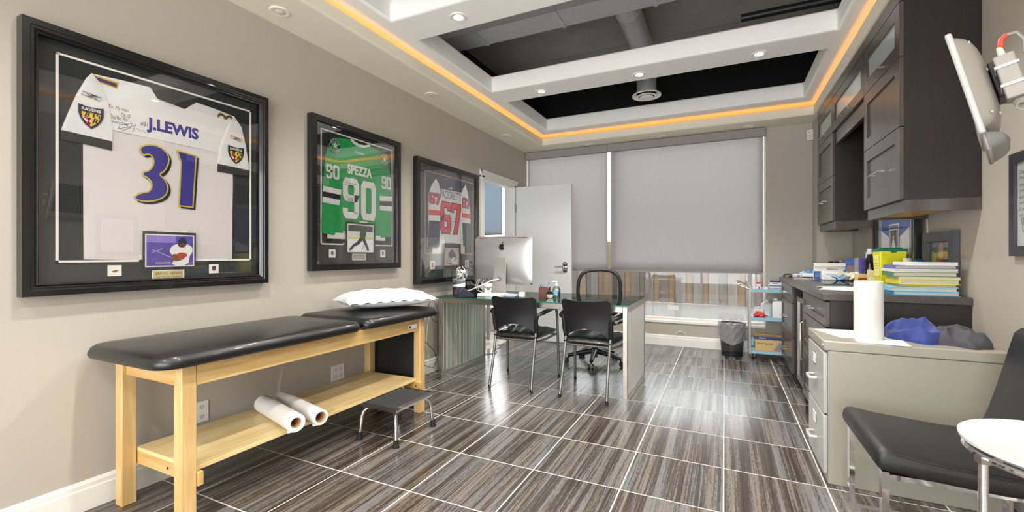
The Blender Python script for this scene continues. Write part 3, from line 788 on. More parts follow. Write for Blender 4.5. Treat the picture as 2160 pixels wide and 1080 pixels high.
put(ph, 'photo_figure', smooth_poly([(.045, -.345), (.058, -.333), (.074, -.338), (.072, -.352), (.058, -.358)], 1), -.0309, -.030, pm('6b4028'))
put(ph, 'photo_figure', [(.04 + .028 * math.cos(a) * .9 + .018, -.398 + .014 * math.sin(a)) for a in [2 * PI * k / 12 for k in range(12)]], -.031, -.030, pm('b5482a'))
text(MB(), 'JAMALLEWIS', -.062, .008, -.443, -.433, -.0303, .03, .3).build('photo_lettering', pm('e3c53c'), ph, smooth=0)
def plaque(t, x0, x1, z0, z1, l1, l2, pc, y=-.0155):
    o = quadp(t, 'name_plate', x0, x1, z0, z1, y, cream)
    quadp(o, 'plate_face', x0 + .006, x1 - .006, z0 + .006, z1 - .006, y - .0006, pc)
    h = z1 - z0
    word(o, 'plate_lettering', l1, x0 + .014, x1 - .012, z0 + h * .46, z0 + h * .78, y - .0008, M['ink'], 0)
    word(o, 'plate_lettering', l2, x0 + .020, x1 - .018, z0 + h * .20, z0 + h * .36, y - .0008, M['ink'], 0)
plaque(t, -.068, .077, -.524, -.473, 'JAMAL LEWIS', 'BALTIMORE RAVENS', pm('cdbb83', .3))
o = quadp(t, 'logo_card', -.244, -.191, -.496, -.445, -.0155, cream)
put(o, 'logo', smooth_poly([(-.232, -.476), (-.216, -.466), (-.200, -.470), (-.208, -.474), (-.214, -.480)], 1), -.0162, -.0155, pm('6f6a35'))
o = quadp(t, 'logo_card', .201, .253, -.499, -.449, -.0155, cream)
put(o, 'logo', [(.217, -.462), (.227, -.460), (.237, -.462), (.237, -.478), (.227, -.487), (.217, -.478)], -.0162, -.0155, pm('23335f'))
text(MB(), 'NFL', .219, .235, -.481, -.471, -.0164, .02).build('logo_lettering', pm('c03030'), o, smooth=0)

# --- green hockey jersey, number 90
gj = mat('green_jersey_cloth', '0f9a4e', .75, bump=.25, bscale=700)
t = base_frame('framed_jersey', 'black frame with a green hockey jersey numbered 90', 2.5775, 1.572, -.458, .458, -.542, .542, .045, False)
matline(t, (-.357, .392, -.357, .467), (-.141, .168, -.178), cream)
fold(t, 'jersey_body', [(-0.239,0.427),(-0.09,0.448),(-0.054,0.422),(0.0,0.41),(0.065,0.414),(0.125,0.441),(0.274,0.418),(0.292,0.29),(0.296,-0.274),(-0.3,-0.267),(-0.288,0.188)], -.0135, .0015, gj, 22)
put(t, 'collar', [(-0.09,0.448),(-0.054,0.422),(0.0,0.41),(0.065,0.414),(0.125,0.441),(0.117,0.456),(0.065,0.435),(0.008,0.431),(-0.044,0.442),(-0.069,0.455)], -.019, -.0135, jw)
put(t, 'hem_band', [(-0.3,-0.267),(0.296,-0.274),(0.296,-0.313),(-0.3,-0.313)], -.0178, -.0135, jw)
put(t, 'hem_band', [(-0.3,-0.313),(0.296,-0.313),(0.296,-0.336),(-0.3,-0.340)], -.0178, -.0135, M['black'])
SL = [(-0.239,0.427),(-0.288,0.364),(-0.318,0.28),(-0.329,0.181),(-0.341,0.053),(-0.348,-0.072),(-0.353,-0.275),(-0.251,-0.288),(-0.235,-0.284),(-0.216,-0.139),(-0.178,0.046),(-0.155,0.13),(-0.155,0.262),(-0.182,0.348)]
SR = [(0.274,0.418),(0.321,0.364),(0.349,0.3),(0.369,0.165),(0.375,0.072),(0.371,-0.044),(0.366,-0.275),(0.242,-0.290),(0.234,-0.057),(0.226,0.054),(0.208,0.264),(0.237,0.326)]
for pl, st, sb, num in ((SL, [(-0.338,0.060),(-0.176,0.050),(-0.198,-0.066),(-0.348,-0.058)], [(-0.342,0.020),(-0.184,0.012),(-0.191,-0.026),(-0.345,-0.018)], (-.318, -.198, .120, .222)),
                        (SR, [(0.227,0.055),(0.375,0.067),(0.371,-0.058),(0.233,-0.062)], [(0.228,0.014),(0.374,0.026),(0.373,-0.017),(0.230,-0.024)], (.25, .362, .120, .226))):
    s = fold(t, 'sleeve', pl, -.0185, .0012, gj, 26, .1)
    put(s, 'sleeve_stripe', st, -.0222, -.0190, jw); put(s, 'sleeve_stripe', sb, -.0226, -.0190, M['black'])
    numeral(s, 'sleeve_numeral', '90', *num, -.0222, jw)
numeral(t, 'back_numeral', '90', -.160, .185, -.155, .153, -.0178, jw, gap=.14)
word(t, 'name_lettering', 'SPEZZA', -.115, .143, .184, .260, -.0178, jw, .045)
word(t, 'maker_lettering', 'Reebok', -.03, .058, .354, .375, -.0178, jw, .02)
def starpatch(t, cx, cz, rx, rz, y):
    E_ = lambda k, n=28: [(cx + rx * k * math.cos(2 * PI * i / n), cz + rz * k * math.sin(2 * PI * i / n)) for i in range(n)]
    o = put(t, 'team_patch', E_(1), y, y + .001, M['black'])
    put(o, 'patch_ring', E_(.92), y - .0002, y, M['paper']); put(o, 'patch_ring', E_(.86), y - .0004, y, M['black'])
    put(o, 'patch_disc', E_(.58), y - .0006, y, pm('0f9a4e')); 
    st = []
    for i in range(10):
        a = PI / 2 + i * PI / 5; r = .5 if i % 2 == 0 else .2
        st.append((cx + rx * r * math.cos(a), cz + rz * r * math.sin(a)))
    put(o, 'patch_star', st, y - .0008, y, M['paper'])
    mb = MB()
    for s_, a0, sg in (('DALLAS', PI * .86, -1), ('STARS', PI * 1.18, 1)):
        for i, ch in enumerate(s_):
            a = a0 + sg * i * (.72 * PI / (len(s_) - 1)) if sg < 0 else a0 + i * (.64 * PI / (len(s_) - 1))
            ax, az = cx + rx * .72 * math.cos(a), cz + rz * .72 * math.sin(a)
            text(mb, ch, ax - .005, ax + .005, az - .006, az + .006, y - .0007, .03)
    mb.build('patch_lettering', M['paper'], o, smooth=0)
starpatch(t, -.236, .366, .054, .054, -.0226); starpatch(t, .284, .366, .046, .053, -.0226)
wr = MB(); text(wr, 'Dr. G\nThanks for keeping\nme on the ice', -.148, -.02, .092, .138, -.0194, 0, .25); text(wr, 'J. Spezza 90', -.135, -.03, -.03, .012, -.0194, .0, .4); wr.build('handwriting', M['ink'], t, smooth=0)
ph = quadp(t, 'photo', -.126, .146, -.411, -.194, -.0296, M['paper'])
quadp(ph, 'photo_crowd', -.118, .138, -.250, -.202, -.0299, mat('crowd_print', '4d5450', .5, var=.8, vscale=70))
quadp(ph, 'photo_board', -.118, .138, -.300, -.250, -.0299, pm('dcdcdc')); quadp(ph, 'photo_board', -.118, .138, -.308, -.298, -.0301, pm('d8dc3a'))
quadp(ph, 'photo_ice', -.118, .138, -.403, -.308, -.0299, pm('eef0f2'))
gd = pm('0b5a36')
put(ph, 'photo_figure', smooth_poly([(.02, -.235), (.05, -.228), (.065, -.25), (.062, -.285), (.04, -.31), (.01, -.31), (-.005, -.29), (.0, -.255)], 1), -.0304, -.0299, gd)
put(ph, 'photo_figure', smooth_poly([(.04, -.222), (.052, -.205), (.068, -.210), (.068, -.228), (.052, -.236)], 1), -.0306, -.0299, pm('0c3a26'))
put(ph, 'photo_figure', [(-.005, -.30), (.03, -.312), (-.01, -.35), (-.06, -.365), (-.085, -.385), (-.098, -.375), (-.07, -.35), (-.03, -.33)], -.0304, -.0299, M['black'])
put(ph, 'photo_figure', [(-.06, -.365), (-.048, -.355), (-.08, -.39), (-.105, -.40), (-.11, -.385), (-.095, -.372)], -.0306, -.0299, gd)
put(ph, 'photo_figure', [(.02, -.31), (.05, -.30), (.085, -.36), (.10, -.395), (.075, -.397), (.05, -.35)], -.0304, -.0299, M['black'])
put(ph, 'photo_figure', [(.06, -.355), (.08, -.352), (.092, -.385), (.075, -.388)], -.0306, -.0299, gd)
MB().tube([(.06, -.0305, -.262), (.05, -.0306, -.33), (.02, -.0306, -.392)], .0014, 4).build('photo_figure', M['ink'], ph, smooth=0)
plaque(t, -.065, .077, -.472, -.421, 'JASON SPEZZA', 'DALLAS STARS', pm('c2c1b8', .3))
for x0, x1 in ((-.286, -.226), (.241, .301)):
    o = quadp(t, 'logo_card', x0, x1, -.450, -.391, -.0155, cream); c = (x0 + x1) / 2
    put(o, 'logo', [(c - .011, -.408), (c, -.404), (c + .011, -.408), (c + .011, -.424), (c, -.436), (c - .011, -.424)], -.0162, -.0155, M['black'])
    MB().prism([(c - .008, -.426), (c + .006, -.410), (c + .009, -.413), (c - .005, -.429)], -.0162, -.0164).build('logo_bar', pm('b9b9b9'), o, smooth=0)

# --- white and navy hockey jersey, number 67
navy = mat('navy_jersey_cloth', '262b48', .8, bump=.2, bscale=600)
red = pm('d83a44')
org = pm('d9906e')
t = base_frame('framed_jersey', 'black frame with a white and navy hockey jersey numbered 67 beside the door', 3.83, 1.46, -.565, .555, -.59, .59, .045, False)
matline(t, (-.405, .492, -.310, .492), (-.134, .203, -.200), org, .008)
fold(t, 'jersey_body', [(-0.226,0.443),(0.093,0.47),(0.316,0.449),(0.243,0.356),(0.238,-0.165),(0.309,-0.219),(0.309,-0.303),(-0.289,-0.303),(-0.289,-0.23),(-0.193,-0.216),(-0.156,0.333)], -.0135, .0012, jw, 22)
put(t, 'jersey_yoke', [(-0.226,0.443),(-.05,.455),(0.093,0.47),(.2,.462),(0.316,0.449),(0.243,0.356),(-0.161,0.345)], -.0178, -.0150, navy)
for pl, nv, rd, num in (([(-0.236,0.429),(-0.31,0.349),(-0.347,0.271),(-0.351,0.111),(-0.351,0.007),(-0.367,-0.238),(-0.215,-0.248),(-0.183,-0.228),(-0.172,0.001),(-0.161,0.116),(-0.156,0.295),(-0.183,0.393)],
                         [(-0.351,0.012),(-0.171,0.018),(-0.184,-0.231),(-0.215,-0.248),(-0.367,-0.240)], [(-0.352,0.117),(-0.160,0.124),(-0.163,0.078),(-0.352,0.068)], (-.345, -.168, .182, .284)),
                        ([(0.322,0.45),(0.362,0.374),(0.416,0.196),(0.424,0.04),(0.389,-0.217),(0.269,-0.227),(0.249,0.028),(0.238,0.151),(0.238,0.358),(0.269,0.403)],
                         [(0.249,0.032),(0.424,0.032),(0.391,-0.217),(0.269,-0.227)], [(0.238,0.135),(0.421,0.136),(0.424,0.086),(0.243,0.086)], (.248, .404, .196, .300))):
    s = fold(t, 'sleeve', pl, -.0185, .0012, jw, 24, .1)
    put(s, 'sleeve_lower', nv, -.0222, -.0190, navy); put(s, 'sleeve_stripe', rd, -.0222, -.0190, red)
    numeral(s, 'sleeve_numeral', '67', *num, -.0222, red, navy, ex=.006)
numeral(t, 'back_numeral', '67', -.150, .218, -.096, .218, -.0178, red, navy, gap=.10, ex=.009)
word(t, 'name_lettering', 'PACIORETTY', -.156, .231, .258, .340, -.0178, pm('2a2c3a'), .0)
mb = MB()
for k in range(3):
    x = .0 + k * .021; hgt = .016 + k * .0
    mb.prism([(x, .362), (x + .016, .362), (x + .016 - .012 + k * .0, .362 + .014 * (k + 1) * .8), (x - .006, .362 + .010 * (k + 1))], -.0178, -.0184)
mb.build('maker_mark', jw, t, smooth=0)
wr = MB(); text(wr, 'To\nDr. G.\nThank You\nfor everything\nand your\nsupport\nMax', .0, .115, -.06, .125, -.0194, 0, .2); wr.build('handwriting', M['ink'], t, smooth=0)
ph = quadp(t, 'photo', -.104, .173, -.43, -.238, -.0290, org)
quadp(ph, 'photo_print', -.096, .165, -.422, -.246, -.0296, mat('grey_rink_print', 'b9b7b0', .5, var=.35, vscale=25))
put(ph, 'photo_figure', smooth_poly([(.02, -.262), (.05, -.262), (.075, -.29), (.11, -.32), (.12, -.36), (.08, -.37), (.06, -.35), (.02, -.36), (-.02, -.34), (-.04, -.31), (-.01, -.285)], 1), -.0300, -.0296, pm('5b5b60'))
put(ph, 'photo_figure', smooth_poly([(.03, -.345), (.11, -.345), (.14, -.38), (.15, -.42), (.05, -.42), (.02, -.39)], 1), -.0302, -.0296, pm('d9d8d4'))
word(ph, 'photo_lettering', '67', .075, .125, -.385, -.345, -.0303, pm('44444a'), .03)
MB().tube([(-.02, -.0301, -.32), (-.06, -.0301, -.40), (.02, -.0301, -.41)], .004, 5).build('photo_figure', pm('77777a'), ph, smooth=0)
for x0, x1 in ((-.33, -.243), (.309, .389)):
    o = quadp(t, 'logo_card', x0, x1, -.462, -.375, -.0150, org); quadp(o, 'card_face', x0 + .007, x1 - .007, -.455, -.382, -.0157, cream); c = (x0 + x1) / 2
    put(o, 'logo', [(c - .018, -.396), (c, -.390), (c + .018, -.396), (c + .018, -.425), (c, -.445), (c - .018, -.425)], -.0164, -.0155, navy if x0 < 0 else M['black'])
    put(o, 'logo_centre', [(c - .010, -.402), (c + .010, -.402), (c + .010, -.424), (c, -.434), (c - .010, -.424)], -.0168, -.0160, red if x0 < 0 else pm('b9b9b9'))
# ------------------------------------------------------------------ exam table and things round it
def superq(u, v, hx, hy, h, crown, p=5.0):
    pass
def pad(name, x0, x1, y0, y1, z0, z1, m, parent, r=.10, crown=.012, nose=None):
    """upholstered pad: rounded rectangle plan, soft edges, crowned top"""
    cx, cy, hx, hy = (x0 + x1) / 2, (y0 + y1) / 2, (x1 - x0) / 2, (y1 - y0) / 2
    N = 72
    def outline(k, ins):
        a = 2 * PI * k / N
        rr = r
        # rounded rectangle by support function
        ca, sa = math.cos(a), math.sin(a)
        ix, iy = hx - rr, hy - rr
        return (cx + math.copysign(ix, ca) * min(1, abs(ca) * 40) + (rr - ins) * ca, cy + math.copysign(iy, sa) * min(1, abs(sa) * 40) + (rr - ins) * sa)
    h = z1 - z0; mb = MB()
    prof = [(.022, 0), (.006, .06), (0, .28), (.002, .5), (.010, .75), (.024, .92), (.045, 1.0)]
    rows = []
    for ins, t_ in prof:
        rows.append([(*outline(k, ins), z0 + h * t_) for k in range(N)])
    for s_ in (.8, .55, .3, .1):
        base = [outline(k, .045) for k in range(N)]
        rows.append([(cx + (q[0] - cx) * s_, cy + (q[1] - cy) * (1 - (1 - s_) * .6), z1 + crown * (1 - s_ ** 2)) for q in base])
    for row in rows: mb.v += row
    for i in range(len(rows) - 1):
        for k in range(N): mb.f.append((i * N + k, i * N + (k + 1) % N, (i + 1) * N + (k + 1) % N, (i + 1) * N + k))
    mb.f.append(tuple(range(N - 1, -1, -1))); n0 = (len(rows) - 1) * N
    mb.f.append(tuple(n0 + k for k in range(N)))
    return mb.build(name, m, parent, world=True, smooth=60)
t = thing('exam_table', 'maple exam table with black vinyl top under the framed jerseys', 'table', (-2.22, 1.8, 0))
ZL = .685
pad('cushion', -2.572, -1.925, .925, 2.008, ZL + .003, .748, M['leather'], t, .10)
pad('headrest', -2.572, -1.925, 2.016, 2.77, ZL + .003, .752, M['leather'], t, .07, .016)
for x, y in ((-2.505, 1.03), (-2.037, 1.03), (-2.505, 2.575), (-2.03, 2.575)):
    BX(x, x + .057, y, y + .058, 0, ZL).build('leg', M['maple_z'], t, world=True, bevel=.004)
BX(-2.005, -1.983, 1.09, 2.573, ZL - .088, ZL).build('apron', M['maple'], t, world=True, bevel=.002)
BX(-2.50, -2.478, 1.09, 2.573, ZL - .088, ZL).build('apron', M['maple'], t, world=True, bevel=.002)
BX(-2.446, -2.039, 1.045, 1.067, ZL - .088, ZL).build('apron', M['maple_x'], t, world=True, bevel=.002)
BX(-2.446, -2.032, 2.59, 2.612, ZL - .088, ZL).build('apron', M['maple_x'], t, world=True, bevel=.002)
BX(-2.50, -1.975, 1.090, 1.112, .175, .232).build('shelf_rail', M['maple_x'], t, world=True, bevel=.002)
BX(-2.50, -1.955, 2.548, 2.573, .175, .232).build('shelf_rail', M['maple_x'], t, world=True, bevel=.002)
BX(-2.46, -2.0, 1.09, 2.572, .233, .252).build('shelf', wood('birch_shelf', 'd8b878', 'eed7a2', 'y'), t, world=True, bevel=.002)
for x, y in ((-2.2, 1.088), (-1.99, 2.5465)): MB().cyl((x, y, .205), (x, y + .004, .205), .006, n=10).build('bolt', M['blackp'], t, world=True)
lb = BX(-1.983, -1.9815, 2.46, 2.55, ZL - .065, ZL - .035).build('maker_label', M['paper'], t, world=True, smooth=0)
BX(-1.9816, -1.981, 2.465, 2.485, ZL - .06, ZL - .042).build('label_mark', pm('2546a8'), lb, smooth=0, world=False).location = (2.22, -1.8, 0)

# pillow
def pillow_fn(u, v):
    a, b = 2 * u - 1, 2 * v - 1
    return a, b
pw, pd, phh = .315, .215, .062
mb = MB()
def pf(top):
    def fn(u, v):
        a, b = 2 * u - 1, 2 * v - 1
        e = max(0, (1 - abs(a) ** 3.2)) ** .55 * max(0, (1 - abs(b) ** 3.2)) ** .55
        pin = 1 - .07 * (1 - abs(b)) * abs(a) ** 4
        piny = 1 - .10 * (1 - abs(a)) * abs(b) ** 4
        w_ = .008 * math.sin(a * 11 + b * 5) * math.sin(b * 9 - a * 3) * e + .006 * math.sin(a * 23 + 3 * b) * (1 - e) * (abs(b) > .5)
        z = (phh * e * 1.15 + w_ + .0) if top else -phh * .75 * e
        return (a * pw * pin, b * pd * piny, z)
    return fn
mb.grid(pf(True), 40, 30); lo = MB().grid(pf(False), 40, 30); lo.f = [tuple(reversed(q)) for q in lo.f]; mb.add(lo)
o = mb.build('pillow', mat('white_pillow_cover', 'd6d8da', .55, bump=.5, bscale=22), smooth=60, fix=True)
o.location = (-2.21, 2.48, .820); o.rotation_euler = (0, 0, math.radians(62))
tag(o, 'white covered pillow lying on the exam table headrest', 'pillow')

# folded black mat behind the far legs
o = pad('padded_board', -2.53, -2.06, 2.645, 2.725, .0, .60, M['leather2'], None, .035, .0)
tag(o, 'black padded board standing under the far end of the exam table', 'board')

# paper rolls on the shelf
def roll(x0, y0, x1, y1, r, ri, label):
    t = thing('paper_roll', label, 'paper roll', ((x0 + x1) / 2, (y0 + y1) / 2, .252), 0, 'exam paper rolls')
    z = .252 + r; mb = MB(); d = Vector((x1 - x0, y1 - y0, 0)); L = d.length; d.normalize(); s = Vector((-d.y, d.x, 0)); n = 32
    prof = [(ri, 0), (r, 0), (r, L), (ri, L)]
    for rr, l in prof:
        for k in range(n):
            a = 2 * PI * k / n; p = Vector((x0, y0, z)) + d * l + s * (rr * math.cos(a)) + Vector((0, 0, rr * math.sin(a))); mb.v.append(tuple(p))
    for i in range(4):
        for k in range(n): mb.f.append((i * n + k, i * n + (k + 1) % n, ((i + 1) % 4) * n + (k + 1) % n, ((i + 1) % 4) * n + k))
    mb.build('paper', mat('crepe_paper', 'dedbd5', .8, bump=.15, bscale=120), t, world=True, fix=True)
    c = MB()
    prof = [(ri * .88, .002), (ri, .002), (ri, L - .002), (ri * .88, L - .002)]
    for rr, l in prof:
        for k in range(n):
            a = 2 * PI * k / n; p = Vector((x0, y0, z)) + d * l + s * (rr * math.cos(a)) + Vector((0, 0, rr * math.sin(a))); c.v.append(tuple(p))
    for i in range(4):
        for k in range(n): c.f.append((i * n + k, i * n + (k + 1) % n, ((i + 1) % 4) * n + (k + 1) % n, ((i + 1) % 4) * n + k))
    c.build('core', mat('cardboard_core', 'b48c62', .8), t, world=True, fix=True)
    e = Vector((x1, y1, z)); p = [e + Vector((0, 0, -r)) - d * .01, e + Vector((0, 0, -r - .003)) + s * -.03 - d * .01]
    f = MB(); f.v = [tuple(e + Vector((0, 0, -r)) - d * .09), tuple(e + Vector((0, 0, -r)) - d * .005), tuple(e + s * -.035 + Vector((0, 0, -r * .98)) - d * .012), tuple(e + s * -.02 + Vector((0, 0, -r * .96)) - d * .07)]
    f.f = [(0, 1, 2, 3)]; f.build('loose_sheet', MATS['crepe_paper'], t, world=True, solid=.0008)
roll(-2.36, 1.645, -1.935, 1.525, .046, .027, 'white exam paper roll on the table shelf, the one nearer the viewer')
roll(-2.36, 1.765, -1.90, 1.645, .040, .029, 'partly used exam paper roll lying behind the fuller roll on the shelf')

# step stool
t = thing('step_stool', 'chrome step stool with a black ribbed top beside the exam table', 'stool', (-1.89, 2.235, 0))
sx0, sx1, sy0, sy1, sz = -2.03, -1.755, 2.06, 2.415, .228
BX(sx0 + .006, sx1 - .006, sy0 + .006, sy1 - .006, sz - .01, sz + .002).build('tread', mat('black_rubber_tread', '2a2c2e', .65, bump=.3, bscale=260), t, world=True, bevel=.003)
MB().ring(sx0 + .006, sx1 - .006, sy0 + .006, sy1 - .006, [(0, sz - .028), (0, sz), (.006, sz + .003), (.006, sz - .028)], 'xy').build('rim', M['chrome'], t, world=True, smooth=0, fix=True)
BX(sx0 + .01, sx1 - .01, sy0 + .01, sy1 - .01, sz - .026, sz - .012).build('tray', M['steel'], t, world=True, smooth=0)
for sx, sy in ((sx0, sy0), (sx1, sy0), (sx1, sy1), (sx0, sy1)):
    ax = 1 if sx == sx0 else -1; ay = 1 if sy == sy0 else -1
    pts = [(sx + ax * .055, sy + ay * .055, sz - .03), (sx + ax * .03, sy + ay * .03, sz - .036), (sx + ax * .012, sy + ay * .012, sz - .055), (sx + ax * .004, sy + ay * .004, sz - .09), (sx - ax * .004, sy - ay * .004, .03)]
    l = MB().tube(pts, .0115, 14).build('leg', M['chrome'], t, world=True)
    MB().lathe([(.0, 0), (.020, 0), (.021, .006), (.017, .016), (.0155, .045), (.0, .045)], (sx - ax * .006 + 1.89, sy - ay * .006 - 2.235, 0), 16).build('rubber_foot', M['blackr'], l)

# wall outlets
def outlet(y, z, w, label, wall=XL, h=.114, n=1):
    t = thing('wall_outlet', label, 'outlet', (wall, y, z), PI / 2)
    BX(-w / 2, w / 2, -.006, 0, -h / 2, h / 2).build('cover_plate', M['white'], t, bevel=.002)
    for k in range(n):
        cx = (k - (n - 1) / 2) * .046
        for dz in (-.026, .026):
            r = MB().prism([(cx + a, dz + b) for a, b in plate_pts(.015, .016, 16)], -.006, -.0075).build('socket', pm('e4e2da'), t)
            mb = MB()
            for sx in (-.006, .006): mb.box(cx + sx - .0012, cx + sx + .0012, -.008, -.0074, dz - .001, dz + .007)
            mb.cyl((cx, -.0074, dz - .007), (cx, -.008, dz - .007), .0025, n=8); mb.build('slots', M['black'], r, smooth=0)
    return t
outlet(1.438, .283, .075, 'white wall outlet behind the near leg of the exam table')
outlet(2.385, .272, .118, 'white double wall outlet above the far end of the shelf', n=2)
outlet(3.40, .31, .075, 'white wall outlet with cables beside the desk')
# ------------------------------------------------------------------ desk
DX0, DX1, DYA, DYB, DZ = -2.485, -.69, 3.53, 4.40, .74
t = thing('glass_desk', 'glass topped desk with ribbed metal end panels in front of the window', 'desk', ((DX0 + DX1) / 2, (DYA + DYB) / 2, 0))
BX(DX0 - .02, DX1 + .012, DYA - .012, DYB + .012, DZ - .010, DZ).build('glass_top', M['tabglass'], t, world=True, smooth=0)
e = MB().ring(DX0 - .02, DX1 + .012, DYA - .012, DYB + .012, [(0, DZ - .010), (0, DZ), (.002, DZ), (.002, DZ - .010)], 'xy')
e.build('glass_edge', M['greenedge'], t, world=True, smooth=0, fix=True)
rl = M['steel']
for y in (DYA, DYB - .035): BX(DX0 + .035, DX1 - .035, y, y + .035, DZ - .058, DZ - .012).build('rail', rl, t, world=True, bevel=.002)
for x in (DX0, DX1 - .035):
    BX(x, x + .035, DYA + .035, DYB - .035, DZ - .058, DZ - .012).build('rail', rl, t, world=True, bevel=.002)
    for y in (DYA, DYB - .035): BX(x, x + .035, y, y + .035, 0, DZ - .012).build('post', rl, t, world=True, bevel=.002)
    BX(x, x + .035, DYA + .035, DYB - .035, 0, .022).build('foot_rail', rl, t, world=True, bevel=.002)
rib = mat('ribbed_panel_metal', 'eeece4', .3, .2)
for x, s in ((DX0 + .018, -1), (DX1 - .018, 1)):
    mb = MB(); n = 34
    prof = []
    wd = (DYB - DYA - .07) / n
    for k in range(n):
        y = DYA + .035 + k * wd
        mb.box(x - .013, x + .013, y + wd * .2, y + wd * .66, .022, DZ - .058)
    p = mb.build('ribbed_panel', rib, t, world=True, smooth=0); p['kind'] = 'stuff'
    BX(x - .0105, x + .0105, DYA + .035, DYB - .035, .022, DZ - .058).build('panel_sheet', mat('panel_sheet', '3a362f', .35, .4), t, world=True, smooth=0)
BX(DX0 + .2, DX0 + .75, DYB - .03, DYB - .012, .35, DZ - .06).build('modesty_panel', rl, t, world=True, smooth=0) if False else None

# ------------------------------------------------------------------ guest chairs
def guest_chair(label, loc, rz):
    t = thing('guest_chair', label, 'chair', loc, rz, 'guest chairs at the desk')
    # faces +y ; back at y=0.06
    def shell(side):
        def fn(u, v):
            a = 2 * u - 1
            wtop = .205 - .018 * (1 - v) + .004 * math.sin(v * 3)
            x = a * wtop * (1 - .06 * (1 - v))
            zt = .792 - .022 * (1 - abs(a) ** 2.4) + (-.03 * max(0, abs(a) - .88) / .12)
            zb = .478 + .068 * (1 - abs(a) ** 2)
            z = zb + (zt - zb) * v
            y = .085 - .055 * v - .035 * (1 - a * a) * .9 + .015 * math.sin(PI * v)
            return (x, y + side * .009, z)
        return fn
    mb = MB().grid(shell(-1), 20, 12); f = MB().grid(shell(1), 20, 12); f.f = [tuple(reversed(q)) for q in f.f]; mb.add(f)
    # close the rim
    N = 21
    idx = lambda i, j: j * N + i
    rim = [idx(i, 0) for i in range(20)] + [idx(20, j) for j in range(12)] + [idx(i, 12) for i in range(20, 0, -1)] + [idx(0, j) for j in range(12, 0, -1)]
    o2 = 21 * 13
    for k in range(len(rim)):
        a, b = rim[k], rim[(k + 1) % len(rim)]; mb.f.append((b, a, a + o2, b + o2))
    bk = mb.build('backrest', M['blackp'], t, smooth=50, fix=True, bevel=0)
    for s in (-1, 1):
        MB().tube([(s * .185, .095, .455), (s * .193, .07, .54), (s * .197, .055, .62)], [.019, .020, .016], 10).build('back_bracket', M['blackp'], bk)
    # seat cushion
    def seat(top):
        def fn(u, v):
            a, b = 2 * u - 1, 2 * v - 1
            k = (1 - abs(a) ** 5) * (1 - abs(b) ** 5)
            w = .225 + .022 * b
            z = .435 + (.040 * max(k, 0) ** .45 + (.004 * math.sin(b * 26 + 3 * a * a) * (1 - abs(b)) ** .2 * (abs(a) > .25) + .004 * math.sin(a * 17 + b * 4)) * max(k, 0) if top else -.030 * max(k, 0) ** .4)
            return (a * w, .29 + b * .235, z)
        return fn
    mb = MB().grid(seat(True), 30, 30); f = MB().grid(seat(False), 30, 30); f.f = [tuple(reversed(q)) for q in f.f]; mb.add(f)
    mb.build('seat', M['leather'], t, smooth=60, fix=True)
    gm = mat('silver_grey_tube', '84847f', .35, .7)
    for s in (-1, 1):
        l = MB().tube([(s * .192, -.045, .022), (s * .188, -.012, .14), (s * .186, .03, .28), (s * .186, .058, .38), (s * .187, .082, .47)], .0125, 12).build('rear_leg', gm, t)
        MB().lathe([(0, 0), (.013, 0), (.015, .008), (.011, .014), (.013, .024), (0, .024)], (s * .192, -.047, 0), 12).build('foot', M['blackp'], l)
        l = MB().tube([(s * .262, .52, .022), (s * .258, .505, .25), (s * .256, .49, .45), (s * .255, .475, .60), (s * .254, .45, .640)], .0125, 12).build('front_leg', gm, t)
        MB().lathe([(0, 0), (.013, 0), (.015, .008), (.011, .014), (.013, .024), (0, .024)], (s * .262, .521, 0), 12).build('foot', M['blackp'], l)
        MB().tube([(s * .186, .06, .40), (s * .235, .20, .405), (s * .257, .495, .41)], .010, 10).build('side_rail', gm, t)
        pts = [(s * .205, .07, .628), (s * .232, .10, .640), (s * .25, .20, .655), (s * .256, .33, .660), (s * .256, .45, .652), (s * .254, .50, .640)]
        a = MB()
        prev = None
        for i, p in enumerate(pts):
            w, h = (.012, .014) if i == 0 else (.024, .010)
            for dx, dz in ((-w, -h), (w, -h), (w, h * .6), (w * .5, h), (-w * .5, h), (-w, h * .6)): a.v.append((p[0] + dx, p[1], p[2] + dz))
        for i in range(len(pts) - 1):
            for k in range(6): a.f.append((i * 6 + k, i * 6 + (k + 1) % 6, (i + 1) * 6 + (k + 1) % 6, (i + 1) * 6 + k))
        a.f += [tuple(range(5, -1, -1)), tuple(range(len(pts) * 6 - 6, len(pts) * 6))]
        a.build('armrest', M['blackp'], t, smooth=50, fix=True)
        MB().tube([(s * .197, .066, .585), (s * .205, .075, .625)], .015, 10).build('arm_socket', M['blackp'], t)
    for y, w in ((.085, .18), (.47, .25)): MB().tube([(-w, y, .405), (w, y, .405)], .009, 10).build('cross_rail', gm, t)
    return t
guest_chair('black guest chair at the desk, the one in front of the computer', (-1.635, 3.40, 0), math.radians(3))
guest_chair('black guest chair at the desk, the one nearer the ribbed end panel', (-1.0, 3.405, 0), math.radians(-2))

# ------------------------------------------------------------------ office chair
t = thing('office_chair', 'black mesh back swivel chair behind the glass desk', 'chair', (-1.235, 4.60, 0), math.radians(186))
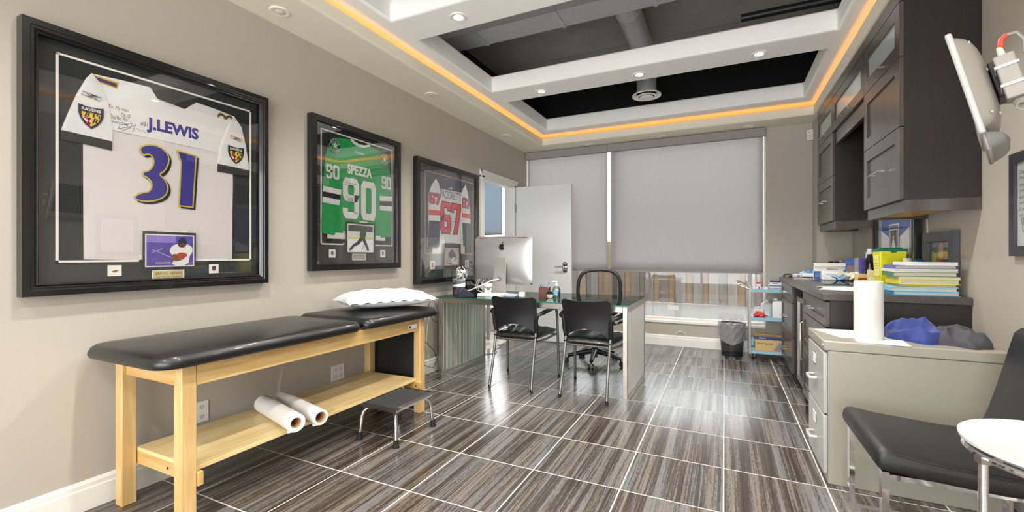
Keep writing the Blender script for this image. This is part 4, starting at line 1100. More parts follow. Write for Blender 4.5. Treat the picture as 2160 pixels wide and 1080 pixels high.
# local frame: faces +y (rotated to face the desk)
for k in range(5):
    a = 2 * PI * k / 5 + .34; ca, sa = math.cos(a), math.sin(a)
    l = MB(); pts = [(.03 * ca, .03 * sa, .125), (.15 * ca, .15 * sa, .108), (.285 * ca, .285 * sa, .078)]
    l.tube(pts, [.032, .026, .019], 10).build('base_arm', M['blackp'], t)
    c = MB().cyl((.285 * ca, .285 * sa, .08), (.285 * ca, .285 * sa, .05), .008, n=8)
    for s in (-1, 1):
        px, py = .285 * ca + .02 * ca - s * sa * .018, .285 * sa + .02 * sa + s * ca * .018
        c.cyl((px - sa * .009, py + ca * .009, .028), (px + sa * .009, py - ca * .009, .028), .028, n=16)
    c.build('caster', M['blackp'], t)
MB().cyl((0, 0, .06), (0, 0, .40), .026, n=16).build('gas_column', M['blackp'], t)
BX(-.10, .10, -.12, .12, .38, .42).build('mechanism', M['blackp'], t, bevel=.01)
def oseat(top):
    def fn(u, v):
        a, b = 2 * u - 1, 2 * v - 1; k = max(0, (1 - abs(a) ** 4) * (1 - abs(b) ** 4))
        return (a * .25, b * .24 + .02, .45 + (.045 * k ** .5 if top else -.03 * k ** .4))
    return fn
mb = MB().grid(oseat(True), 18, 18); f = MB().grid(oseat(False), 18, 18); f.f = [tuple(reversed(q)) for q in f.f]; mb.add(f)
mb.build('seat', M['leather'], t, smooth=60, fix=True)
# back loop frame
loop = []
for k in range(48):
    a = 2 * PI * k / 48
    x = .235 * math.copysign(abs(math.cos(a)) ** .42, math.cos(a)); z = .235 * math.copysign(abs(math.sin(a)) ** .55, math.sin(a))
    x *= (1 - .10 * (z < 0) * abs(z) / .235); z += .035 * (1 - (x / .235) ** 2) * (z > 0)
    loop.append((x, -.235 - .05 * (z + .235) / .47 - .03 * (1 - (x / .235) ** 2), .705 + z))
bf = MB().tube(loop, .020, 10, closed=True).build('back_frame', M['blackp'], t)
mesh_m = bpy.data.materials.new('chair_mesh'); mesh_m.use_nodes = True; nt = mesh_m.node_tree
tr_ = nt.nodes.new('ShaderNodeBsdfTransparent'); ms = nt.nodes.new('ShaderNodeMixShader'); ms.inputs[0].default_value = .22
nt.nodes['Principled BSDF'].inputs['Base Color'].default_value = (.03, .03, .035, 1)
nt.links.new(tr_.outputs[0], ms.inputs[1]); nt.links.new(nt.nodes['Principled BSDF'].outputs[0], ms.inputs[2]); nt.links.new(ms.outputs[0], nt.nodes['Material Output'].inputs[0])
cc = Vector((0, -.285, .715)); mm = MB(); mm.v = [tuple(cc)] + loop; mm.f = [(0, 1 + k, 1 + (k + 1) % 48) for k in range(48)]
mm.build('back_mesh', mesh_m, t, smooth=80)
MB().tube([(0, -.10, .40), (0, -.24, .42), (0, -.29, .52), (0, -.275, .60)], [.03, .028, .026, .02], 10).build('back_upright', M['blackp'], t)
for s in (-1, 1):
    MB().tube([(s * .2, 0, .42), (s * .30, 0, .45), (s * .305, -.02, .60)], .014, 10).build('arm_support', M['blackp'], t)
    mb = MB()
    def af(u, v, s=s):
        b = 2 * v - 1; a = 2 * PI * u
        w = .036 * (1 - abs(b) ** 6) ** .4; h = .016 * (1 - abs(b) ** 6) ** .4
        return (s * .305 + w * math.cos(a), b * .12 - .02, .628 + h * math.sin(a) + .012 * b * b + .006 * math.cos(2 * a) * 0)
    mb.grid(af, 14, 12, True).build('armrest', mat('grey_arm_pad', '3a3b3c', .5), t, fix=True)

# ------------------------------------------------------------------ things on the desk
Z0 = DZ + .0005
# computer seen from behind
t = thing('desktop_computer', 'aluminium all in one computer seen from the back on the desk', 'computer', (-2.03, 4.02, Z0))
al = mat('computer_aluminium', 'b4b3b0', .32, .55)
CXm, CYm = -2.03, 4.02
def bodyf(u, v):
    a, b = 2 * u - 1, 2 * v - 1
    k = (1 - abs(a) ** 2.6) * (1 - abs(b) ** 2.6)
    return (CXm + a * .325, CYm - .012 - .035 * max(0, k) ** .7, 1.088 + b * .243)
fr = MB().grid(bodyf, 20, 16)
sc_ = MB().box(CXm - .325, CXm + .325, CYm - .012, CYm + .0, 1.088 - .243, 1.088 + .243)
bd = fr.build('housing', al, t, world=True, smooth=60)
sc_.build('bezel', al, t, world=True, bevel=.004)
BX(CXm - .315, CXm + .315, CYm, CYm + .002, .93, 1.32).build('screen', pm('0a0a0c', .1), t, world=True, smooth=0)
BX(CXm - .27, CXm + .27, CYm - .0205, CYm - .0125, 1.314, 1.3175).build('vent_slot', M['black'], t, world=True, smooth=0)
def slab(pts, w0, w1, th, name, m, parent):
    """bent sheet: pts (y,z,half width)"""
    mb = MB()
    for (y, z, w, ny, nz) in pts:
        mb.v += [(CXm - w, y, z), (CXm + w, y, z), (CXm + w, y + ny * th, z + nz * th), (CXm - w, y + ny * th, z + nz * th)]
    for i in range(len(pts) - 1):
        for k in range(4): mb.f.append((i * 4 + k, i * 4 + (k + 1) % 4, i * 4 + 4 + (k + 1) % 4, i * 4 + 4 + k))
    mb.f += [(3, 2, 1, 0), tuple(len(pts) * 4 - 4 + k for k in range(4))]
    return mb.build(name, m, parent, world=True, bevel=.002, fix=True)
slab([(CYm - .05, 1.11, .058, 1, 0), (CYm - .075, 1.0, .065, .98, .2), (CYm - .115, .81, .079, .97, .25), (CYm - .12, Z0 + .02, .085, .9, .4), (CYm - .105, Z0 + .002, .088, .2, .98), (CYm + .08, Z0, .10, 0, 1)], 0, 0, .009, 'stand', al, t)
MB().cyl((CXm, CYm - .103, .90), (CXm, CYm - .085, .90), .026, n=24).build('cable_hole', pm('77787a', .4), t, world=True)
# fruit shaped maker mark
ap = [(.0, .030), (.012, .035), (.024, .031), (.032, .022), (.026, .012), (.024, .0), (.028, -.012), (.035, -.020), (.028, -.036), (.016, -.047), (.004, -.043), (-.006, -.043), (-.016, -.047), (-.028, -.036), (-.036, -.016), (-.036, .008), (-.028, .026), (-.014, .034)]
MB().prism([(CXm + a * .8, 1.225 + b * .8) for a, b in smooth_poly(ap, 1)], CYm - .03, CYm - .0475).build('maker_mark', M['black'], t, world=True, smooth=0)
MB().prism(smooth_poly([(CXm + a * .8, 1.225 + b * .8) for a, b in [(.0, .036), (.002, .052), (.014, .064), (.014, .050), (.008, .040)]], 1), CYm - .03, CYm - .0455).build('maker_mark', M['black'], t, world=True, smooth=0)
for x in (-.255, -.235, -.21, -.19, -.17):
    MB().box(CXm + x - .005, CXm + x + .005, CYm - .034, CYm - .022, .885, .895).build('port', M['black'], t, world=True, smooth=0)
wc = mat('white_cable', 'e6e4dd', .5)
o = MB().tube([(CXm, CYm - .105, .90), (CXm - .06, CYm - .15, .885), (CXm - .16, CYm - .18, .835), (CXm - .28, CYm - .19, .785), (CXm - .40, CYm - .20, .765), (CXm - .46, CYm - .10, .757)], .0065, 8).build('power_cable', wc); tag(o, 'thick white power cable hanging from the computer stand', 'cable')
for k, x in enumerate((-.255, -.235, -.19)):
    o = MB().tube([(CXm + x, CYm - .03, .89), (CXm + x - .01, CYm - .055, .885), (CXm + x - .035, CYm - .065, .83), (CXm + x - .02, CYm - .06, .775), (CXm + x + .04, CYm - .05, .752), (CXm + x + .12 - k * .05, CYm - .03, .748)], .0030, 6).build('data_cable', wc)
    tag(o, ('outer thin white cable plugged into the computer', 'second thin white cable plugged into the computer', 'thin white cable plugged nearest the computer stand')[k], 'cable', 'computer cables')
# stack under / in front of the stand
o = BX(-2.155, -1.90, 3.70, 3.86, Z0, Z0 + .028).build('white_box', pm('e9e9e6', .5), bevel=.004); tag(o, 'flat white box on the desk in front of the computer stand', 'box')
o = thing('paper_pad', 'blue and grey papers on the desk beside the flat white box', 'papers', (-1.83, 3.80, Z0))
for k in range(4): MB().obox((0, 0, .003 + k * .005), (.11, .15, .0045), .1 * k).build('sheet', pm(('4f7296', '93aabf', '5b6f82', 'b5c2cc')[k]), o, smooth=0)
o = BX(-1.755, -1.70, 3.79, 3.83, Z0, Z0 + .05).build('adapter_cube', pm('efefec', .35), bevel=.008); tag(o, 'small white adapter cube on the desk', 'adapter')
# telephone
t = thing('desk_phone', 'black desk telephone with handset behind the pillow end of the desk', 'telephone', (-2.402, 4.0, Z0), math.radians(-25))
MB().prism([(-.11, 0), (.11, 0), (.11, .03), (-.06, .105), (-.10, .10)], -.09, .09, 'yz').build('base', M['blackp'], t, bevel=.006)
MB().tube([(-.075, -.10, .10), (-.075, -.05, .13), (-.075, .05, .14), (-.075, .10, .11)], [.026, .02, .02, .028], 12).build('handset', M['blackp'], t)
MB().obox((.03, .07, .12), (.12, .02, .07), 0, -.5).build('display', pm('22252a', .25), t, bevel=.004)
# acrylic file holder with cables
t = thing('file_holder', 'clear plastic magazine holder full of cables at the wall end of the desk', 'holder', (-2.37, 3.74, Z0), math.radians(25))
acr = thin_glass('clear_acrylic', 'dfe6e4', .14, .05, .7)
def side(x):
    pts = [(-.11, 0), (.11, 0), (.11, .25), (.085, .285), (.03, .29), (-.03, .25), (-.06, .19), (-.11, .17)]
    return MB().prism(pts, x - .0015, x + .0015, 'yz')
for x in (-.06, .06): side(x).build('side_panel', acr, t, smooth=0)
BX(-.06, .06, -.1115, -.1085, 0, .17).build('front_panel', acr, t, smooth=0); BX(-.06, .06, .1085, .1115, 0, .25).build('back_panel', acr, t, smooth=0); BX(-.06, .06, -.11, .11, 0, .003).build('bottom_panel', acr, t, smooth=0)
rnd = random.Random(3)
for k in range(6):
    pts = []; a = rnd.uniform(0, 6)
    for i in range(14):
        a += rnd.uniform(.4, 1.0); pts.append((.045 * math.cos(a) * rnd.uniform(.6, 1), .075 * math.sin(a) * rnd.uniform(.5, 1), .06 + .016 * i + rnd.uniform(-.02, .02)))
    MB().tube(smooth3(pts) if 'smooth3' in globals() else pts, .0035, 6).build('coiled_cable', wc if k % 2 else pm('c9c9c4'), t)
# card terminal
t = thing('card_terminal', 'small dark violet card terminal on the desk by the pillow', 'terminal', (-2.24, 3.60, Z0), math.radians(-18))
MB().prism([(-.09, 0), (.09, 0), (.09, .02), (-.01, .075), (-.055, .085), (-.09, .055)], -.042, .042, 'yz').build('body', pm('343447', .45), t, bevel=.005)
BX(-.03, .005, -.092, -.088, .035, .055).build('red_label', pm('c23a34'), t, smooth=0)
BX(-.03, .03, -.06, -.02, .079, .083).build('paper_slot', M['black'], t, smooth=0)
# pen box, sanitizer, clock
t = thing('pen_holder', 'brown leather pen box with pens on the glass desk', 'pen holder', (-1.505, 3.83, Z0), .1)
br = mat('brown_leather', '5e2f22', .4, bump=.1)
MB().holes([-.045, -.038, .038, .045], [-.045, -.038, .038, .045], lambda i, j: i == 1 and j == 1, .004, .10).build('box', br, t, smooth=0)
BX(-.045, .045, -.045, .045, 0, .006).build('bottom', br, t, smooth=0)
for k, (x, y, dx, dy, c) in enumerate(((-.02, 0, -.02, .0, '3b3b40'), (.015, .01, .02, .01, '2f6fc0'), (.02, -.02, .03, -.01, 'cfd3d6'), (-.01, -.02, -.005, .01, '3858a8'))):
    MB().tube([(x, y, .008), (x + dx, y + dy, .125 + .022 * (k == 1))], .004, 8).build('pen', pm(c, .35), t)
t = thing('sanitizer_bottle', 'clear pump bottle of hand sanitizer beside the pen box', 'bottle', (-1.40, 3.86, Z0))
clr = thin_glass('clear_bottle', 'e6efee', .16, .05, .8)
MB().lathe([(.0, 0), (.034, 0), (.037, .006), (.037, .085), (.030, .10), (.013, .108), (.013, .116), (0, .116)], n=24, sx=1, sy=.7).build('bottle', clr, t)
MB().lathe([(.0, .0), (.034, 0), (.034, .06), (0, .06)], (0, 0, .004), 20, .97, .66).build('gel', thin_glass('pale_gel', 'd5e4e4', .05, .1, .3), t)
MB().lathe([(0, .116), (.014, .116), (.014, .132), (.006, .134), (.006, .15), (.012, .151), (.012, .160), (0, .160)], n=16).build('pump', pm('eef0f0', .3), t)
MB().tube([(0, 0, .156), (-.035, 0, .154), (-.042, 0, .148)], .005, 8).build('nozzle', pm('eef0f0', .3), t)
BX(-.02, .02, -.0275, -.0262, .03, .075).build('blue_label', pm('7fb4d8'), t, smooth=0)
t = thing('desk_clock', 'small round silver clock leaning in front of the pump bottle', 'clock', (-1.43, 3.765, Z0), .15)
MB().cyl((0, 0, .036), (0, .018, .039), .036, n=32).build('case', M['chrome'], t)
MB().cyl((0, -.001, .036), (0, .0, .036), .030, n=32).build('dial', pm('9a958c', .3, metal=.6), t)
for a in range(12): MB().obox((.025 * math.sin(a * PI / 6), -.0015, .036 + .025 * math.cos(a * PI / 6)), (.002, .001, .005), 0, 0, a * PI / 6).build('hour_mark', M['black'], t, smooth=0)
MB().obox((.006, -.0018, .042), (.002, .001, .018), 0, 0, .5).build('hand', M['black'], t, smooth=0)
# cables under the desk end
o = MB().tube([(-2.50, 3.44, .735), (-2.53, 3.40, .62), (-2.44, 3.40, .52), (-2.38, 3.42, .50), (-2.42, 3.44, .60), (-2.50, 3.46, .73)], .003, 6).build('hanging_cable', M['blackp']); tag(o, 'black cable loop hanging from the desk end above the ribbed panel', 'cable')
o = MB().tube([(XL + .02, 3.40, .30), (-2.51, 3.36, .33), (-2.45, 3.40, .25), (-2.43, 3.43, .16), (-2.47, 3.42, .08), (-2.53, 3.38, .10), (-2.55, 3.36, .2), (XL + .012, 3.395, .29)], .003, 6).build('looped_cable', M['blackp']); tag(o, 'black cable loop at the wall outlet beside the desk', 'cable')
o = MB().tube([(-2.48, 3.46, .72), (-2.53, 3.42, .5), (-2.535, 3.40, .3), (-2.50, 3.42, .12), (-2.51, 3.38, .03), (-2.55, 3.33, .006), (-2.555, 3.25, .006)], .004, 6).build('grey_cable', pm('cfcfca', .5)); tag(o, 'pale cable running down the wall beside the ribbed desk panel', 'cable')
o = MB().tube([(-2.46, 4.42, .006), (-2.38, 4.52, .006), (-2.42, 4.62, .006), (-2.50, 4.70, .006), (-2.47, 4.85, .006), (-2.62, 5.02, .006)], .004, 6).build('floor_cable', pm('77797c', .5)); tag(o, 'grey cable lying on the floor behind the desk end', 'cable')
# ------------------------------------------------------------------ base cabinets and counter
CFX = .545
def shaker(parent, name, x, y0, y1, z0, z1, m, fr=.055, th=.02, glassm=None):
    """door or drawer front facing -x at plane x (front), thickness towards +x"""
    o = thing_part = None
    mb = MB().ring(y0 + fr, y1 - fr, z0 + fr, z1 - fr, [(0, x), (fr, x), (fr, x + th), (0, x + th)])
    # ring() works in x/z; turn it so its x runs along world y
    mb.v = [(p[1], p[0], p[2]) for p in mb.v]
    o = mb.build(name, m, parent, world=True, smooth=0, fix=True, bevel=.0012)
    pn = BX(x + .010, x + th - .002, y0 + fr - .002, y1 - fr + .002, z0 + fr - .002, z1 - fr + .002)
    q = pn.build('glass_pane' if glassm else 'panel', glassm or m, o, smooth=0)
    inv = parent.location
    q.data.transform(Matrix.Translation(-Vector(inv)))
    return o
def pull(parent, x, yc, z, L, top):
    mb = MB(); d = .028
    mb.box(x - d - .008, x - d, yc - L / 2, yc + L / 2, z - .005, z + .005)
    for s in (-1, 1): mb.box(x - d, x, yc + s * (L / 2 - .012) - .005, yc + s * (L / 2 - .012) + .005, z - .005, z + .005)
    o = mb.build('handle', M['steel'], parent, smooth=0, bevel=.0015)
    o.data.transform(Matrix.Translation(-Vector(top.location)))
    return o
def base_unit(y0, y1, label, drawers, toe=.075):
    t = thing('base_cabinet', label, 'cabinet', (.87, (y0 + y1) / 2, 0), 0, 'base cabinets under the counter')
    BX(CFX + .02, XR - .002, y0, y1, toe, .868).build('carcass', M['espresso'], t, world=True, smooth=0)
    BX(CFX + .08, XR - .002, y0 + .002, y1 - .002, 0, toe).build('toe_kick', M['espresso'], t, world=True, smooth=0)
    for z0, z1 in drawers:
        f = shaker(t, 'drawer', CFX - .0, y0 + .003, y1 - .003, z0, z1, M['espresso_f'], .05)
        pull(f, CFX, (y0 + y1) / 2, (z0 + z1) / 2 + (0 if z1 - z0 < .2 else (z1 - z0) * .0), .16, t)
    return t
dr = ((.08, .395), (.40, .705), (.71, .86))
base_unit(4.63, 5.44, 'dark wood drawer cabinet at the window end of the counter', dr)
base_unit(3.18, 4.05, 'dark wood drawer cabinet at the near end of the counter beside the filing cabinet', dr)
# open bay with a small glass door fridge
t = thing('bar_fridge', 'small glass door fridge in the bay between the drawer cabinets', 'fridge', (.86, 4.34, 0))
BX(CFX + .06, 1.15, 4.09, 4.59, .06, .78).build('cabinet', M['blackp'], t, world=True, bevel=.004)
MB().box(CFX + .03, CFX + .06, 4.09, 4.13, .06, .78).box(CFX + .03, CFX + .06, 4.55, 4.59, .06, .78).box(CFX + .03, CFX + .06, 4.13, 4.55, .06, .10).box(CFX + .03, CFX + .06, 4.13, 4.55, .74, .78).build('door_frame', M['steel'], t, world=True, smooth=0)
BX(CFX + .04, CFX + .046, 4.13, 4.55, .10, .74).build('door_glass', thin_glass('fridge_glass', '9aa0a4', .2, .02, .7), t, world=True, smooth=0)
BX(CFX + .058, CFX + .0605, 4.13, 4.55, .10, .74).build('inside', pm('5b6066', .3), t, world=True, smooth=0)
MB().tube([(CFX + .03, 4.15, .30), (CFX + .0, 4.15, .32), (CFX + .0, 4.15, .60), (CFX + .03, 4.15, .62)], .008, 8).build('handle', M['chrome'], t, world=True)
for k in range(3): BX(CFX + .047, CFX + .056, 4.16 + k * .12, 4.24 + k * .12, .30 + .1 * (k % 2), .42 + .1 * (k % 2)).build('drink_pack', pm(('b8483f', '3f6fa8', 'd9d5c8')[k]), t, world=True, smooth=0)
for y in (4.052, 4.605):
    o = BX(CFX + .02, XR - .002, y, y + .022, 0.0, .868).build('bay_panel', M['espresso'], bevel=.001)
    tag(o, 'dark upright panel on the %s side of the fridge bay' % ('near' if y < 4.3 else 'far'), 'panel')
ct = MB().box(.525, XR - .002, 3.165, 5.45, .870, .914).build('countertop', M['laminate'], bevel=.006, seg=3); tag(ct, 'dark stone effect countertop over the drawer cabinets', 'countertop')

# ------------------------------------------------------------------ wall cabinets
UFX, UB = .859, 1.375
espF = M['espresso_f']
def upper_tall(y0, y1, label):
    t = thing('wall_cabinet', label, 'cabinet', (1.03, (y0 + y1) / 2, UB), 0, 'dark wall cabinets')
    BX(UFX + .02, XR - .002, y0, y1, UB + .065, 2.60).build('carcass', M['espresso'], t, world=True, smooth=0)
    MB().box(UFX + .022, UFX + .045, y0, y1, UB, UB + .064).box(UFX + .045, XR - .002, y0, y0 + .02, UB, UB + .064).box(UFX + .045, XR - .002, y1 - .02, y1, UB, UB + .064).build('light_rail', M['espresso_f'], t, world=True, smooth=0)
    BX(UFX + .046, XR - .08, y0 + .021, y1 - .021, UB + .012, UB + .06).build('underside', M['birch'], t, world=True, smooth=0)
    for k, (z0, z1, gm) in enumerate(((1.443, 1.838, None), (1.842, 2.222, None), (2.226, 2.52, M['frost']))):
        f = shaker(t, 'door', UFX, y0 + .002, y1 - .002, z0, z1, espF, .075, .02, gm)
        if k != 1: pull(f, UFX, (y0 + y1) / 2, (1.64 if k == 0 else 2.262), .20, t)
    BX(UFX, UFX + .02, y0, y1, 2.524, 2.602).build('crown_rail', espF, t, world=True, smooth=0)
    return t
upper_tall(3.08, 3.76, 'tall dark wall cabinet nearest the viewer')
upper_tall(4.72, 5.42, 'tall dark wall cabinet by the window end')
t = thing('wall_cabinet', 'dark bridge cabinet with frosted door above the niche', 'cabinet', (1.03, 4.24, 2.11), 0, 'dark wall cabinets')
BX(UFX + .02, XR - .002, 3.762, 4.718, 2.222, 2.60).build('carcass', M['espresso'], t, world=True, smooth=0)
f = shaker(t, 'door', UFX, 3.764, 4.716, 2.226, 2.52, espF, .075, .02, M['frost']); pull(f, UFX, 4.24, 2.262, .24, t)
BX(UFX, UFX + .02, 3.762, 4.718, 2.524, 2.602).build('crown_rail', espF, t, world=True, smooth=0)
BX(UFX + .02, UFX + .045, 3.762, 4.718, 2.11, 2.221).build('header_rail', espF, t, world=True, smooth=0)
o = BX(XR - .02, XR - .002, 3.765, 4.715, 1.45, 2.22).build('niche_panel', M['espresso'], smooth=0); tag(o, 'dark back panel lining the niche between the wall cabinets', 'panel')

# ------------------------------------------------------------------ filing cabinet
FX0, FX1, FY0, FY1, FZ = .448, 1.13, 2.665, 3.115, .712
t = thing('filing_cabinet', 'putty metal two drawer filing cabinet against the counter end', 'cabinet', ((FX0 + FX1) / 2, (FY0 + FY1) / 2, 0))
BX(FX0 + .018, FX1, FY0, FY1, 0.0, FZ - .05).build('body', M['filecab'], t, world=True, bevel=.003)
BX(FX0 + .0, FX1, FY0 - .002, FY1 + .002, FZ - .049, FZ).build('top', M['filecab'], t, world=True, bevel=.006)
for z0, z1 in ((.045, .335), (.345, .652)):
    d_ = BX(FX0, FX0 + .018, FY0 + .012, FY1 - .012, z0, z1).build('drawer', M['filefront'], t, world=True, bevel=.004)
    L = Vector(t.location)
    mb = MB().box(FX0 - .005, FX0, 2.85, 2.93, z1 - .105, z1 - .035)
    h = mb.build('label_holder', M['chrome'], d_, bevel=.002); h.data.transform(Matrix.Translation(-L))
    h = BX(FX0 - .0062, FX0 - .0045, 2.86, 2.92, z1 - .097, z1 - .043).build('label_card', M['paper'], d_, smooth=0); h.data.transform(Matrix.Translation(-L))
    h = MB().tube([(FX0, 2.84, z1 - .17), (FX0 - .03, 2.845, z1 - .172), (FX0 - .033, 2.89, z1 - .174), (FX0 - .03, 2.935, z1 - .172), (FX0, 2.94, z1 - .17)], .009, 10).build('handle', M['filefront'], d_); h.data.transform(Matrix.Translation(-L))
MB().cyl((FX0 - .006, FY0 + .035, FZ - .025), (FX0, FY0 + .035, FZ - .025), .011, n=16).build('lock', M['chrome'], t, world=True)
BX(FX0 - .002, FX0, 2.92, 2.96, FZ - .032, FZ - .022).build('badge', pm('8a8a88'), t, world=True, smooth=0)

# paper towel roll on top
t = thing('paper_towel_roll', 'white paper towel roll standing on the filing cabinet', 'paper roll', (.668, 2.84, FZ + .002))
pt = mat('embossed_towel', 'cfcfca', .85, bump=1.0, bscale=75)
MB().lathe([(.02, 0), (.060, 0), (.061, .004), (.061, .288), (.059, .292), (.02, .292)], n=40).build('towel', pt, t, smooth=40)
MB().lathe([(.018, .0), (.0205, 0), (.0205, .2925), (.018, .2925)], n=20).build('core', MATS['cardboard_core'], t)
for k, (x, y, a) in enumerate(((.60, 2.95, .3), (.70, 2.80, -.1))):
    o = MB().obox((x, y, FZ + .0006 + k * .0005), (.20, .27, .0006), a).build('paper_sheet', M['paper'], smooth=0); tag(o, ('printed paper sheet on the filing cabinet behind the towel roll', 'printed paper sheet under the towel roll on the filing cabinet')[k], 'paper')

# crumpled clothes
def cloth(name, label, cx, cy, z, rx, ry, h, m, seed, fr=9, nu=56, nv=40, rot=0):
    rd = random.Random(seed); W_ = [(rd.uniform(-1, 1), rd.uniform(-1, 1), rd.uniform(0, 6), rd.uniform(.5, 1)) for _ in range(7)]
    ca, sa = math.cos(rot), math.sin(rot)
    def fn(u, v):
        a = 2 * PI * u; r = v
        edge = 1 + .14 * math.sin(3 * a + W_[0][2]) + .08 * math.sin(7 * a + W_[1][2])
        x = r * math.cos(a) * edge; y = r * math.sin(a) * edge
        rg = lambda q_: 1 - abs(math.sin(q_))
        d1 = rg(y * fr * .62 + .9 * math.sin(2.1 * x + W_[0][2]) + .5 * math.sin(5 * x + W_[1][2]) + W_[2][2])
        d2 = rg((x * .7 + y) * fr * .45 + 1.3 * math.sin(1.7 * y + W_[3][2]) + W_[4][2])
        d3 = rg((x - .5 * y) * fr * 1.1 + 1.1 * math.sin(3 * y + W_[5][2]) + W_[6][2])
        d = .50 * d1 + .34 * d2 + .08 * d3
        prof = max(0, 1 - r ** 2.6) ** .5
        zz = h * prof * (.42 + .75 * d) + .010 * (r < .99) * (.4 + d)
        if r > .99: zz = 0
        k = 1 + .04 * math.sin(5 * d)
        X_, Y_ = x * rx * k, y * ry * k
        return (cx + X_ * ca - Y_ * sa, cy + X_ * sa + Y_ * ca, z + zz)
    o = MB().grid(fn, nu, nv, True).build(name, m, smooth=70, fix=True); return tag(o, label, 'clothing')
cloth('scrub_top', 'crumpled royal blue scrub top lying on the filing cabinet', .875, 2.93, FZ + .0005, .125, .15, .10, mat('royal_blue_cotton', '1a3078', .7, bump=.3, bscale=300, sheen=.2), 11, 6.5, 100, 70)
cloth('grey_shirt', 'crumpled grey shirt lying on the filing cabinet beside the blue cloth', 1.012, 2.87, FZ + .0005, .10, .15, .09, mat('heather_grey_cotton', '404045', .8, bump=.4, bscale=260), 5, 5.5, 100, 70)

# ------------------------------------------------------------------ black leather side chair with chrome frame
t = thing('lounge_chair', 'black leather chair on a chrome sled frame beside the filing cabinet', 'chair', (.78, 2.21, 0))
Yc0, Yc1 = 1.968, 2.485
def strip(pts, th):
    """pts: centre line (x,z); returns outline offset both sides"""
    up, dn = [], []
    for i, (x, z) in enumerate(pts):
        a = pts[max(i - 1, 0)]; b = pts[min(i + 1, len(pts) - 1)]
        dx, dz = b[0] - a[0], b[1] - a[1]; L = math.hypot(dx, dz); nx, nz = -dz / L, dx / L
        hh = th(i / (len(pts) - 1)) / 2
        up.append((x + nx * hh, z + nz * hh)); dn.append((x - nx * hh, z - nz * hh))
    return up, dn
cl = [(.512, .415), (.54, .412), (.60, .404), (.72, .396), (.82, .390), (.895, .392), (.945, .410), (.980, .450), (1.0, .51), (1.022, .60), (1.045, .70), (1.062, .78), (1.072, .825)]
up, dn = strip(cl, lambda k: .082 - .030 * k)
def cap(a, b, n=5):
    # half round end between two outline points
    c = ((a[0] + b[0]) / 2, (a[1] + b[1]) / 2); r = math.hypot(a[0] - c[0], a[1] - c[1]); a0 = math.atan2(a[1] - c[1], a[0] - c[0])
    return [(c[0] + r * .7 * math.cos(a0 - PI * k / (n + 1)) , c[1] + r * math.sin(a0 - PI * k / (n + 1))) for k in range(1, n + 1)]
cx_prof = up + cap(up[-1], dn[-1]) + dn[::-1] + cap(dn[0], up[0])
mb = MB()
ny = 6; sect = []
for j, (yy, ins) in enumerate(((Yc0, .022), (Yc0 + .003, .012), (Yc0 + .010, .004), (Yc0 + .024, 0), (Yc1 - .024, 0), (Yc1 - .010, .004), (Yc1 - .003, .012), (Yc1, .022))):
    sect.append([(x, yy, z) for x, z in offset(cx_prof, -ins)])
n = len(cx_prof)
for s in sect: mb.v += s
for j in range(len(sect) - 1):
    for k in range(n): mb.f.append((j * n + k, j * n + (k + 1) % n, (j + 1) * n + (k + 1) % n, (j + 1) * n + k))
mb.f += [tuple(range(n)), tuple(range(len(sect) * n - 1, (len(sect) - 1) * n - 1, -1))]
mb.build('seat_shell', M['leather2'], t, world=True, smooth=50, fix=True)
for yy in (Yc0 + .004, Yc1 - .004):
    MB().tube([(x, yy, z) for x, z in offset(cx_prof, -.011)[1:len(up) - 1]], .0022, 6).build('piping', mat('grey_thread', '232322', .7), t, world=True)
for s, yy in ((0, Yc0 + .03), (1, Yc1 - .03)):
    f = MB(); w = .017
    f.box(.505, .525, yy - w, yy + w, 0, .372).box(.525, 1.0, yy - w, yy + w, 0, .018).box(1.0, 1.02, yy - w, yy + w, 0, .40).box(.525, 1.0, yy - w, yy + w, .348, .366)
    f.build('sled_frame', M['chrome'], t, world=True, smooth=0)
BX(.56, .58, Yc0 + .04, Yc1 - .04, .345, .365).build('cross_bar', M['chrome'], t, world=True, smooth=0)

# ------------------------------------------------------------------ round side table with a book
t = thing('side_table', 'round white side table with chrome legs in the near right corner', 'table', (.872, 1.712, 0))
TZ, TR = .60, .25
MB().lathe([(0, .0), (TR - .03, .0), (TR - .004, .016), (TR, .016), (TR - .002, .006), (TR - .028, -.010), (0, -.010)], (0, 0, TZ), 64).build('tray_top', pm('dcdcdc', .18), t)
MB().tube([((TR - .016) * math.cos(2 * PI * k / 48), (TR - .016) * math.sin(2 * PI * k / 48), TZ - .018) for k in range(48)], .0085, 10, closed=True).build('support_ring', M['chrome'], t)
for k in range(3):
    a = math.radians(194 + 122 * k); r0 = TR - .012
    l = MB().cyl((r0 * math.cos(a), r0 * math.sin(a), 0), (r0 * math.cos(a), r0 * math.sin(a), TZ - .03), .011, n=18).build('leg', M['chrome'], t)
    MB().obox(((r0 - .012) * math.cos(a), (r0 - .012) * math.sin(a), TZ - .022), (.05, .024, .02), a).build('bracket', M['steel'], l, smooth=0)
def book(name, label, loc, rz, w, d, h, cover, pages='e9e4d6', group=None, title=None, spine=True, hard=True, cat='book'):
    """spine on local -x, page edges elsewhere"""
    t = thing(name, label, cat, loc, rz, group)
    c = pm(cover, .4); th = min(.0035, h * .2)
    BX(-w / 2 + .004, w / 2 - (.007 if hard else .001), -d / 2 + (.006 if hard else .001), d / 2 - (.006 if hard else .001), th, h - th).build('pages', mat('book_pages_' + pages, pages, .9, var=.25, vscale=6, bump=.6, bscale=90, stretch=(1, 1, 40)), t, smooth=0)
    MB().box(-w / 2, w / 2, -d / 2, d / 2, 0, th).box(-w / 2, w / 2, -d / 2, d / 2, h - th, h).box(-w / 2, -w / 2 + .004, -d / 2, d / 2, th, h - th).build('cover', c, t, smooth=0)
    return t
